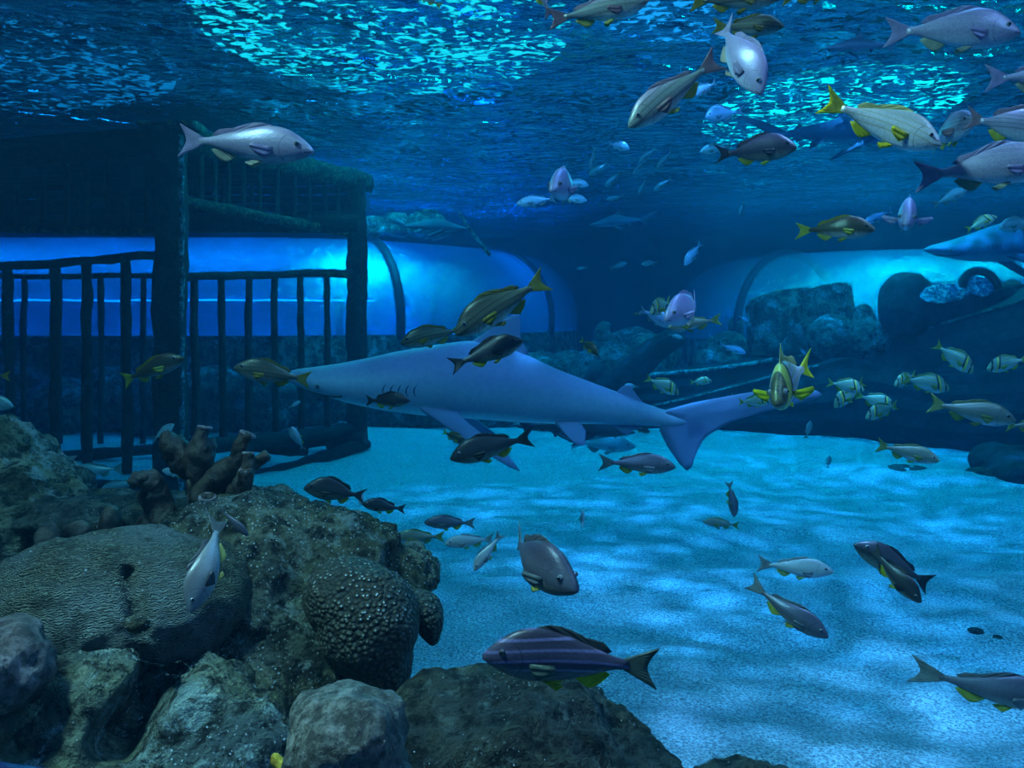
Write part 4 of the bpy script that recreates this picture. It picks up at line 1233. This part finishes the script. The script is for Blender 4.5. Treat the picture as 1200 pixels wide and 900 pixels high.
# ================================================================ shipwreck
WO = at(900, 500, 12.6); WO.z = 0
wreck = thing('shipwreck', 'dark sunken ship hull rising to the right behind the sand', 'shipwreck', WO)
def hd(px):  # depth of the hull side
    return lerp(14.6, 10.6, (px - 680) / 580)
TOPE = [(690, 474), (765, 476), (840, 458), (905, 441), (960, 428), (1000, 420), (1050, 408), (1100, 392), (1150, 376), (1200, 360), (1260, 338)]
TOP2 = [(640, 482), (690, 448), (745, 441), (800, 436), (840, 432), (905, 422), (960, 413), (1000, 404), (1050, 394), (1100, 380), (1150, 366), (1200, 352), (1260, 330)]
BOTE = [(640, 492), (700, 490), (800, 492), (870, 495), (1000, 506), (1100, 519), (1200, 527), (1260, 532)]
def hull(tab, off, ext):
    bm = bmesh.new(); rows = []
    n = 60; m = 10
    for i in range(n + 1):
        px = lerp(tab[0][0], tab[-1][0], i / n)
        d = hd(px) + off
        row = []
        top = interp(tab, px); 
        zt = at(px, top, d).z
        for j in range(m + 1):
            v = j / m
            z = lerp(zt, -0.25, v)
            y = d - 0.25 * math.sin(v * PI) * min(1, zt) + 0.03 * noise.noise(Vector((px * .02, z * 4, off)))
            y += 0.018 * (1 if (j % 2) else -1)
            row.append(bm.verts.new(Vector(((px - 600) / F_PX * d, y, z)) - WO))
        for j in range(m, -1, -1):
            v = j / m
            z = lerp(zt, -0.25, v)
            row.append(bm.verts.new(Vector(((px - 600) / F_PX * d, d + ext, z)) - WO))
        rows.append(row)
    K = len(rows[0])
    for i in range(n):
        for q in range(K):
            bm.faces.new((rows[i][q], rows[i][(q + 1) % K], rows[i + 1][(q + 1) % K], rows[i + 1][q]))
    bm.faces.new(rows[0][::-1]); bm.faces.new(rows[-1])
    return bm
obj('hull_side', hull(TOP2, 0.5, 1.0), MAT['wreck'], wreck, smooth=False)
obj('lower_plank', hull([(p, y) for p, y in TOPE if p <= 1000] + [(1100, 440), (1260, 425)], 0.0, 0.3), MAT['wreck'], wreck, smooth=False)
def edge(nm, tab, off, w, h, m, dz=0.0):
    bm = bmesh.new()
    pts = []
    for i in range(31):
        px = lerp(tab[0][0], tab[-1][0], i / 30); d = hd(px) + off
        q = at(px, interp(tab, px), d); q.z += dz + 0.01 * noise.noise(q * 3)
        pts.append(q - WO)
    tube(bm, pts, h, 8); return obj(nm, bm, MAT[m], wreck)
edge('deck_edge', TOP2[2:6], 0.45, .1, 0.036, 'rim')  # pale tube: the lit line along the deck, put into its colour
edge('deck_edge', TOP2[5:], 0.45, .1, 0.022, 'rock_far')
edge('plank_edge', [q for q in TOPE if 765 <= q[0] <= 960], -0.03, .1, 0.016, 'rim')  # pale colour stands in for light catching the plank edge
# spar and stump
bm = bmesh.new(); tube(bm, [at(704, 468, 13.2) - WO, at(735, 440, 13.2) - WO, at(765, 412, 13.1) - WO, at(790, 396, 13.0) - WO, at(800, 391, 13.0) - WO], [0.26, 0.24, 0.21, 0.17, 0.12], 12)
obj('spar', bm, MAT['wreck'], wreck)
bm = bmesh.new(); tube(bm, [at(688, 462, 13.4) - WO, at(696, 440, 13.4) - WO, at(703, 425, 13.4) - WO], [0.16, 0.15, 0.12], 10)
obj('stump', bm, MAT['wreck'], wreck)

# ---- cargo on the wreck
def blob_mesh(parts, vox, amp, freq, seed=0, amp2=0.0, freq2=1.0, ridge=False):
    """one mesh grown from ellipsoids (centre, radii, [rotation]) by voxel remesh, then roughened by noise"""
    bm = bmesh.new()
    for p in parts:
        c, r = p[0], p[1]
        rot = p[2] if len(p) > 2 else Matrix.Identity(3)
        M = Matrix.Translation(c) @ rot.to_4x4() @ Matrix.Diagonal((r[0], r[1], r[2], 1))
        bmesh.ops.create_icosphere(bm, subdivisions=4, radius=1, matrix=M)
    me = bpy.data.meshes.new('tmp'); bm.to_mesh(me); bm.free()
    o = bpy.data.objects.new('tmp', me); COL.objects.link(o)
    md = o.modifiers.new('r', 'REMESH'); md.mode = 'VOXEL'; md.voxel_size = vox
    dg = bpy.context.evaluated_depsgraph_get(); dg.update()
    me2 = bpy.data.meshes.new_from_object(o.evaluated_get(dg))
    bpy.data.objects.remove(o); bpy.data.meshes.remove(me)
    S = Vector((seed * 7.3, seed * 3.1, seed * 1.7))
    bm = bmesh.new(); bm.from_mesh(me2); bpy.data.meshes.remove(me2)
    for _ in range(2):
        bmesh.ops.smooth_vert(bm, verts=bm.verts, factor=0.5, use_axis_x=True, use_axis_y=True, use_axis_z=True)
    bm.normal_update()
    nrm = [v.normal.copy() for v in bm.verts]
    for v, n in zip(bm.verts, nrm):
        q = v.co * freq + S
        if ridge: a = noise.ridged_multi_fractal(q, 0.9, 2.1, 5, 0.9, 2.0) - 1.0
        else: a = noise.fractal(q, 0.9, 2.1, 5)
        b = noise.fractal(v.co * freq2 + S, 0.8, 2.0, 4) if amp2 else 0
        v.co += n * (a * amp + b * amp2)
    return bm

def rock(name, label, cat, parts, vox, amp, freq, mat, seed=0, loc=None, amp2=0, freq2=1, ridge=False, group=None):
    loc = Vector(parts[0][0]) if loc is None else Vector(loc)
    loc.z = 0 if cat == 'rock' and loc.z < 2 else loc.z
    pp = [(Vector(p[0]) - loc, *p[1:]) for p in parts]
    o = obj(name, blob_mesh(pp, vox, amp, freq, seed, amp2, freq2, ridge), MAT[mat], loc=loc)
    return tag(o, label, cat, group)

def E(px, py, d, rx, ry, rz=None):
    """ellipsoid seen at pixel px,py with pixel radii rx, ry at distance d and depth radius rz metres"""
    return (at(px, py, d), (rx / F_PX * d, (rz if rz else (rx + ry) / 2 / F_PX * d), ry / F_PX * d))

# crates: an old chest lying on the deck (left), broken box with round window openings (right)
def lowbox(name, label, cat, corners, d0, d1, mat, seed):
    """solid block from a front outline in pixels, between two depths"""
    bm = bmesh.new()
    F = [bm.verts.new(at(x, y, d0)) for x, y in corners]
    B = [bm.verts.new(at(x, y, d0) + Vector((0, d1 - d0, 0))) for x, y in corners]
    n = len(F)
    bm.faces.new(F); bm.faces.new(B[::-1])
    for i in range(n): bm.faces.new((F[i], B[i], B[(i + 1) % n], F[(i + 1) % n]))
    c = at(*corners[0], d0)
    bmesh.ops.recalc_face_normals(bm, faces=bm.faces)
    bmesh.ops.bevel(bm, geom=bm.edges[:], offset=0.05, segments=2, affect='EDGES')
    bmesh.ops.triangulate(bm, faces=bm.faces)
    bmesh.ops.subdivide_edges(bm, edges=bm.edges, cuts=3, use_grid_fill=True)
    for v in bm.verts:
        k = noise.fractal(v.co * 2.4 + Vector((seed, 0, 0)), 0.9, 2, 4) * 0.07
        v.co += Vector((k, k * .6, k)) - Vector((0, 0, 0))
    for v in bm.verts: v.co -= c
    return bm, c
bm, c = lowbox('', '', '', [(886, 418), (884, 352), (896, 344), (960, 336), (962, 378), (952, 400), (958, 416)], 13.55, 14.0, 'rock_far', 1)
chest = obj('chest', bm, MAT['rock_far'], loc=c, smooth=False); tag(chest, 'encrusted chest lying at the left on the deck of the wreck', 'chest')
bm, c = lowbox('', '', '', [(964, 384), (962, 333), (998, 331), (1008, 380), (1004, 388)], 13.3, 13.7, 'rock_far', 2)
tag(obj('crate', bm, MAT['rock_far'], loc=c, smooth=False), 'upright encrusted crate beside the chest on the wreck', 'crate')
rock('round_coral', 'ribbed round coral in front of the crate on the wreck', 'coral', [E(975, 396, 13.1, 30, 28)], 0.035, 0.03, 6, 'rock_far', 3, loc=at(975, 396, 13.1))
rock('coral_mound', 'knobbly coral mound between crate and black box on the wreck', 'coral', [E(1018, 398, 12.8, 26, 26), E(1012, 372, 12.9, 12, 18)], 0.035, 0.05, 5, 'rock_far', 4, loc=at(1018, 398, 12.8))
MAT['pane'] = m_rock('mottled glass', [(0.01, 0.03, 0.06), (0.05, 0.16, 0.30), (0.35, 0.55, 0.65), (0.02, 0.10, 0.35)], 7, 0, 0.4, 0.15)
bb = thing('engine_block', 'black rounded engine block with two pale openings on the wreck', 'wreckage', at(1100, 380, 12.3))
O2 = at(1100, 380, 12.3)
bm = blob_mesh([(at(1062, 358, 12.4) - O2, (0.40, 0.4, 0.50)), (at(1110, 360, 12.4) - O2, (0.55, 0.42, 0.38)), (at(1155, 350, 12.4) - O2, (0.46, 0.4, 0.28)), (at(1185, 352, 12.4) - O2, (0.18, 0.3, 0.30))], 0.04, 0.03, 3, 5)
obj('body', bm, MAT['wreck'], bb)
for (px, py, a, b, ang) in ((1108, 343, 0.36, 0.10, -9), (1148, 336, 0.20, 0.10, 0)):
    bm = bmesh.new()
    M = Matrix.Translation(at(px, py, 11.93) - O2) @ Matrix.Rotation(R(ang), 4, 'Y') @ Matrix.Rotation(R(62), 4, 'X') @ Matrix.Diagonal((a, b * 1.6, 0.03, 1))
    bmesh.ops.create_uvsphere(bm, u_segments=24, v_segments=10, radius=1, matrix=M)
    obj('window', bm, MAT['pane'], bb)
    if ang: continue
    bm = bmesh.new()
    c0 = at(px, py, 11.95) - O2
    pts = [c0 + Vector((math.cos(q) * a * 1.25, 0.06 * math.sin(q), math.sin(q) * b * 2.4 - 0.02)) for q in [PI * k / 16 for k in range(17)]]
    tube(bm, pts, 0.06, 8)
    obj('arch', bm, MAT['wreck'], bb)

# ---- far rockwork under and between the tunnels
far = [
 ((20, 452), 12.0, 48, 28), ((72, 470), 11.4, 40, 26), ((130, 462), 11.8, 44, 30), ((190, 468), 11.7, 40, 28), ((250, 462), 11.6, 46, 30), ((310, 465), 11.6, 42, 28), ((365, 462), 11.9, 40, 26),
 ((468, 458), 12.2, 45, 34), ((520, 462), 12.1, 40, 30), ((575, 455), 12.2, 42, 34), ((630, 448), 12.6, 44, 34), ((668, 440), 13.2, 34, 26), ((715, 428), 14.0, 40, 26),
 ((708, 398), 14.2, 12, 20), ((722, 404), 14.4, 9, 16), ((760, 420), 14.6, 36, 26), ((745, 400), 15.2, 26, 16), ((870, 392), 15.0, 16, 28), ((850, 410), 14.4, 26, 20)]
wd = ['leftmost of the rocks seen between the cage bars', 'low rock between the cage bars near the left edge', 'mossy rock behind the middle of the left cage bars', 'rock behind the thick cage post',
      'rock between thick post and first thin bars on its right', 'rock behind the middle thin bars of the cage', 'rock behind the right cage post',
      'teal rock under the first tunnel rib, behind the shark back', 'teal rock behind the dark fish at the shark back', 'teal rock below the tunnel behind the shark dorsal fin',
      'teal rock under the right tunnel rib', 'encrusted rock right of the second tunnel rib', 'round teal rock beside the leaning spar',
      'taller finger of coral beside the end of the left tunnel', 'shorter finger of coral beside the end of the left tunnel', 'hazy rock behind the spar of the wreck', 'hazy rock below the central fish cluster', 'upright hazy rock left of the chest', 'hazy low rock under the tiny blue fish by the wreck']
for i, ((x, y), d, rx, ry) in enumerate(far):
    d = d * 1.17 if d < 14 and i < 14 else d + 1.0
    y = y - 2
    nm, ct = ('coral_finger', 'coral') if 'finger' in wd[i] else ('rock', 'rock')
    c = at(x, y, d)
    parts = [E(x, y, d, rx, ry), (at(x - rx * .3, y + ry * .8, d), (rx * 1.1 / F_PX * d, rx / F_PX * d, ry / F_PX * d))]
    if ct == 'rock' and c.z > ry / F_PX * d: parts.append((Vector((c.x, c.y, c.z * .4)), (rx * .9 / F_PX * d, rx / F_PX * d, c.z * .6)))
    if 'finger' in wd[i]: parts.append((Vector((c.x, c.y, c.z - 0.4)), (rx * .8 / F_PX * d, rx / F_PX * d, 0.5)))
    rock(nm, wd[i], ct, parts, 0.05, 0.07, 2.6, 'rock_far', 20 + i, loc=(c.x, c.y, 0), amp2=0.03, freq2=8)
# rocks heaped on top of the left tunnel
for i, (x, y, rx, ry, lb) in enumerate([(440, 262, 12, 9, 'leftmost pale blue coral lump on top of the left tunnel'), (463, 260, 16, 11, 'second pale blue coral lump on top of the left tunnel'), (500, 262, 24, 15, 'largest pale blue coral lump on top of the left tunnel')]):
    rock('coral_lump', lb, 'coral', [E(x, y, 15.4, rx, ry), E(x + 3, y + 9, 15.4, rx * 1.1, 8)], 0.03, 0.06, 4, 'rock_far', 50 + i, loc=at(x, y, 15.4), amp2=0.03, freq2=10)
# dark rocks half buried at the foot of the wreck
rock('rock', 'dark low ridge of rock in the sand at the foot of the wreck', 'rock', [E(1062, 553, 9.6, 26, 7, .2), E(1085, 560, 9.5, 22, 5, .2), E(1115, 557, 9.6, 16, 6, .2), E(1035, 551, 9.8, 12, 4, .2)], 0.03, 0.03, 5, 'rock_dark', 61)
rock('rock', 'angular dark rock where the sand meets the right edge', 'rock', [E(1150, 562, 9.3, 16, 14, .3)], 0.03, 0.05, 4, 'rock_dark', 62)
rock('rock', 'broad dim blue rock at the right edge behind the sand', 'rock', [E(1200, 562, 9.2, 48, 32, .5), E(1180, 540, 9.9, 40, 20, .5)], 0.05, 0.06, 2.4, 'wreck', 63)
rock('rock', 'dark stones half sunk in the sand near the right fish', 'rock', [(on_z(1143, 742, 0.02), (0.05, 0.05, 0.03)), (on_z(1168, 748, 0.02), (0.035, 0.04, 0.02))], 0.01, 0.01, 12, 'rock_dark', 64)
# ================================================================ the near reef
def groove(o, a, b, w, depth):
    """cut a trench into a rock along the pixel line a-b (width in px, depth in metres away from the viewer)"""
    me = o.data
    A = Vector(a); B = Vector(b); ab = B - A
    for v in me.vertices:
        q = v.co + o.location - CAM
        dd = q.dot(FWD)
        p = Vector((600 + q.x / dd * F_PX, 450 - q.dot(UP) / dd * F_PX))
        if v.normal.y > 0.3: continue
        u = max(0, min(1, (p - A).dot(ab) / ab.length_squared))
        d = (p - (A + ab * u)).length * (1 + 0.5 * noise.noise(v.co * 9))
        v.co += q.normalized() * depth * math.exp(-(d / w) ** 4)
def RX(px, py, d): return at(px, py, d)
# far left ledge
rock('rock', 'tall mossy rock at the left edge, highest of the reef', 'rock',
     [E(-30, 560, 2.9, 70, 75, .3), E(0, 600, 2.8, 95, 55, .3), E(20, 620, 2.75, 60, 40, .3), E(-20, 690, 2.7, 120, 80, .35), E(45, 575, 2.9, 42, 32, .2), (Vector((-1.75, 2.75, 0.35)), (0.45, 0.4, 0.75))], 0.015, 0.05, 4.5, 'rock', 70, amp2=0.022, freq2=15)
# ledge behind the brain coral
rock('rock', 'flat dark ledge with hollows between mossy rock and tube sponge', 'rock',
     [E(120, 600, 2.75, 120, 20, .25), E(60, 602, 2.7, 48, 18, .2), E(200, 605, 2.75, 60, 26, .2), E(130, 668, 3.0, 170, 40, .2), E(215, 650, 2.8, 45, 50, .2)], 0.015, 0.022, 6, 'rock_dark', 71, amp2=0.01, freq2=18)
for i, (x, y, rx, ry, lb) in enumerate([(58, 632, 16, 18, 'small knob in the hollow under the ledge, left one'), (92, 622, 15, 14, 'small brown knob in the hollow under the ledge, upper one'), (130, 612, 13, 22, 'brown finger hanging from the ledge above the brain coral')]):
    rock('sponge_knob', lb, 'sponge', [E(x, y, 2.5, rx, ry), E(x, y + 15, 2.52, rx * .8, ry)], 0.01, 0.008, 12, 'sponge', 75 + i, loc=at(x, y, 2.5))
# main slope
rock('rock', 'big olive-brown reef rock sloping down to the sand in the middle', 'rock',
     [E(300, 700, 2.35, 120, 110, .38), E(390, 690, 2.4, 85, 92, .32), E(462, 678, 2.45, 56, 38, .22), E(478, 668, 2.45, 40, 30, .2), E(280, 640, 2.6, 90, 55, .3),
      E(330, 820, 2.2, 150, 120, .4), E(420, 800, 2.35, 62, 90, .3), E(200, 860, 2.1, 210, 130, .4), E(250, 960, 2.2, 260, 160, .5), (Vector((-0.75, 2.3, 0.3)), (0.7, 0.5, 0.6))], 0.013, 0.05, 4.2, 'rock_spots', 72, amp2=0.022, freq2=14)
# lower left rock
ll = rock('rock', 'algae-covered rock filling the lower left corner', 'rock',
     [E(120, 870, 1.75, 190, 110, .22), E(20, 840, 1.8, 120, 100, .22), E(240, 900, 1.72, 110, 80, .2), E(100, 800, 1.95, 170, 80, .2), (Vector((-0.9, 1.8, 0.35)), (0.45, 0.28, 0.7))], 0.011, 0.035, 5.5, 'rock', 73, amp2=0.018, freq2=16)
# brain coral dome
brain = rock('brain_coral', 'broad grooved brain coral dome with a dark cleft', 'coral',
     [E(138, 705, 2.0, 145, 84, .26), E(60, 712, 1.98, 80, 66, .2), E(215, 700, 2.02, 66, 66, .2), E(140, 770, 1.98, 120, 50, .2)], 0.010, 0.022, 4.5, 'brain', 74, loc=at(138, 705, 2.0), amp2=0.006, freq2=18)
groove(ll, (212, 752), (146, 862), 27, 0.13)
groove(brain, (152, 672), (162, 735), 11, 0.04)
rock('sponge_knob', 'dark round lump sitting in the cleft of the brain coral', 'sponge', [E(160, 731, 1.72, 17, 12)], 0.006, 0.006, 14, 'rock_dark', 79, loc=at(160, 731, 1.72))
# star coral and its knob
rock('star_coral', 'dimpled brown star coral with white dots hanging over the sand', 'coral',
     [E(432, 730, 2.02, 62, 66, .14), E(410, 700, 2.05, 52, 48, .14), E(452, 775, 2.02, 34, 40, .1)], 0.010, 0.010, 7, 'cells', 80, loc=at(432, 730, 2.02))
rock('star_coral', 'small white-dotted coral knob at the right rim of the reef', 'coral',
     [E(490, 712, 2.1, 26, 18, .08), E(504, 725, 2.1, 16, 24, .07), E(508, 742, 2.1, 9, 14, .05)], 0.008, 0.008, 10, 'cells', 81, loc=at(490, 712, 2.1))
# bottom right rock
rock('rock', 'black-brown rock rising at the bottom edge under the striped fish', 'rock',
     [E(600, 905, 1.75, 150, 112, .25), E(700, 930, 1.75, 95, 92, .22), E(520, 880, 1.8, 80, 84, .2), E(560, 855, 1.85, 90, 62, .2), E(850, 968, 1.8, 130, 50, .2), E(650, 870, 1.8, 80, 70, .2), (Vector((0.05, 1.8, 0.3)), (0.4, 0.3, 0.62))], 0.011, 0.032, 5, 'rock_dark', 82, amp2=0.014, freq2=20)
# soft corals close to the glass
rock('soft_coral', 'rounded pale brown soft coral at the bottom edge, left of the black-brown rock', 'coral',
     [E(408, 868, 1.25, 74, 62, .10), E(408, 920, 1.25, 78, 60, .10), E(370, 850, 1.26, 34, 34, .06), E(446, 850, 1.26, 36, 40, .06), (Vector((-0.24, 1.25, 0.55)), (0.085, 0.085, 0.62))], 0.006, 0.018, 9, 'pale', 83, loc=at(408, 868, 1.25), amp2=0.004, freq2=40)
rock('soft_coral', 'pinkish-grey round soft coral at the left edge', 'coral',
     [E(8, 785, 1.56, 46, 44, .10), E(0, 752, 1.57, 40, 26, .08)], 0.006, 0.014, 10, 'pink', 84, loc=at(8, 785, 1.56), amp2=0.004, freq2=40)
rock('yellow_sponge', 'small yellow sponge at the bottom edge beside the pale soft coral', 'sponge',
     [E(323, 893, 1.27, 9, 12), E(334, 902, 1.26, 12, 13)], 0.004, 0.008, 20, 'yellow', 85, loc=at(322, 893, 1.3))
# window sill of the tank at the lower left
bm = bmesh.new()
beam(bm, at(-160, 900, 0.9), at(120, 938, 0.9), 0.04, 0.045, seg=2)
MAT['sill'] = m_flat('deep blue window frame', (0.01, 0.015, 0.08), 0.4)
struct(obj('window_1', bm, MAT['sill']))

# ---- branching tube sponge
SO = at(235, 620, 2.55)
sponge = thing('tube_sponge', 'branching brown tube sponge with purple-rimmed tips on top of the reef', 'sponge', SO)
def horn(pts, rad, lip=True, nm='branch'):
    P = [at(x, y, d) - SO for x, y, d in pts]
    # resample smoothly
    Q = []; Rr = []
    n = 5
    for i in range(len(P) - 1):
        for k in range(n):
            u = k / n
            p0 = P[max(i - 1, 0)]; p1 = P[i]; p2 = P[i + 1]; p3 = P[min(i + 2, len(P) - 1)]
            q = 0.5 * ((2 * p1) + (p2 - p0) * u + (2 * p0 - 5 * p1 + 4 * p2 - p3) * u * u + (3 * p1 - p0 - 3 * p2 + p3) * u ** 3)
            Q.append(q); Rr.append(lerp(rad[i], rad[i + 1], u) / F_PX * 2.5)
    Q.append(P[-1]); Rr.append(rad[-1] / F_PX * 2.5)
    t = (Q[-1] - Q[-2]).normalized(); r = Rr[-1]
    # close over the rim and down inside
    e = Q[-1]
    if lip:
        Q += [e + t * r * 0.25, e + t * r * 0.22, e - t * r * 1.2]
        Rr += [r * 0.8, r * 0.5, r * 0.4]
    else:
        Q += [e + t * r * 0.35, e + t * r * 0.6, e + t * r * 0.72]
        Rr += [r * 0.85, r * 0.55, r * 0.15]
    bm = bmesh.new(); tube(bm, Q, Rr, 18)
    bmesh.ops.subdivide_edges(bm, edges=bm.edges, cuts=1, use_grid_fill=True)
    bm.normal_update()
    for v in bm.verts:
        v.co += v.normal * (0.016 * noise.fractal((v.co + SO) * 13, 0.8, 2, 4))
    b = obj(nm, bm, MAT['sponge'], sponge)
    if lip:
        c = Q[-4]; s = t.orthogonal().normalized(); u = t.cross(s)
        bm = bmesh.new()
        ring = [c + t * r * 0.12 + (s * math.cos(2 * PI * k / 20) + u * math.sin(2 * PI * k / 20)) * r * 0.82 for k in range(20)]
        tube(bm, ring + [ring[0]], r * 0.2, 8, caps=False)
        obj('rim', bm, MAT['sponge_lip'], b)
    return b
horn([(243, 630, 2.62), (243, 596, 2.55), (240, 566, 2.55), (222, 540, 2.55), (206, 522, 2.55)], [22, 18, 21, 18, 15], lip=False, nm='trunk')
horn([(206, 530, 2.55), (199, 520, 2.54), (196, 512, 2.54)], [14, 12, 9], lip=False)
horn([(238, 566, 2.55), (232, 545, 2.52), (236, 522, 2.5), (240, 502, 2.5)], [20, 17, 13, 9])
horn([(238, 580, 2.53), (262, 556, 2.5), (278, 534, 2.48), (290, 510, 2.48)], [20, 14, 11, 10])
horn([(268, 592, 2.5), (280, 572, 2.46), (288, 552, 2.44), (291, 532, 2.44)], [11, 8, 7, 7])
horn([(284, 596, 2.48), (288, 575, 2.44), (287, 552, 2.42)], [9, 8, 7])
horn([(276, 556, 2.5), (294, 544, 2.48), (311, 533, 2.48)], [7, 5.5, 5])
horn([(236, 620, 2.5), (243, 600, 2.46), (243, 584, 2.44)], [15, 11, 10])
horn([(245, 590, 2.58), (268, 592, 2.58), (290, 606, 2.56)], [14, 12, 12], lip=False)
horn([(192, 616, 2.5), (187, 592, 2.5), (180, 570, 2.5), (174, 560, 2.48)], [20, 15, 14, 13], lip=False)
horn([(182, 568, 2.48), (166, 558, 2.46), (153, 566, 2.42)], [9, 6, 4], lip=False)

hub = blob_mesh([(at(x, y, d) - SO, (r / F_PX * 2.5, r / F_PX * 2.3, q / F_PX * 2.5)) for x, y, d, r, q in
    [(240, 566, 2.56, 25, 22), (224, 544, 2.56, 21, 20), (208, 530, 2.56, 15, 15), (258, 560, 2.54, 19, 17), (242, 592, 2.56, 20, 24), (236, 530, 2.54, 15, 18), (246, 618, 2.58, 22, 22), (180, 585, 2.5, 17, 26), (190, 615, 2.52, 24, 18)]],
    0.008, 0.022, 12, 91, amp2=0.006, freq2=40)
obj('hub', hub, MAT['sponge'], sponge)
# ================================================================ world and view
w = bpy.data.worlds.new('hall dusk'); scene.world = w; w.use_nodes = True
bg = w.node_tree.nodes['Background']
bg.inputs[0].default_value = (0.10, 0.22, 0.60, 1)
bg.inputs[1].default_value = WORLD_K
vs_ = scene.view_settings
vs_.view_transform = 'Standard'; vs_.look = 'None'; vs_.exposure = EXPOSURE; vs_.gamma = 1; vs_.use_curve_mapping = False
c = scene.cycles
c.max_bounces = 8; c.diffuse_bounces = 3; c.glossy_bounces = 3; c.transmission_bounces = 4; c.transparent_max_bounces = 12; c.volume_bounces = 0
c.sample_clamp_indirect = 4
c.sample_clamp_direct = 0
c.use_denoising = True
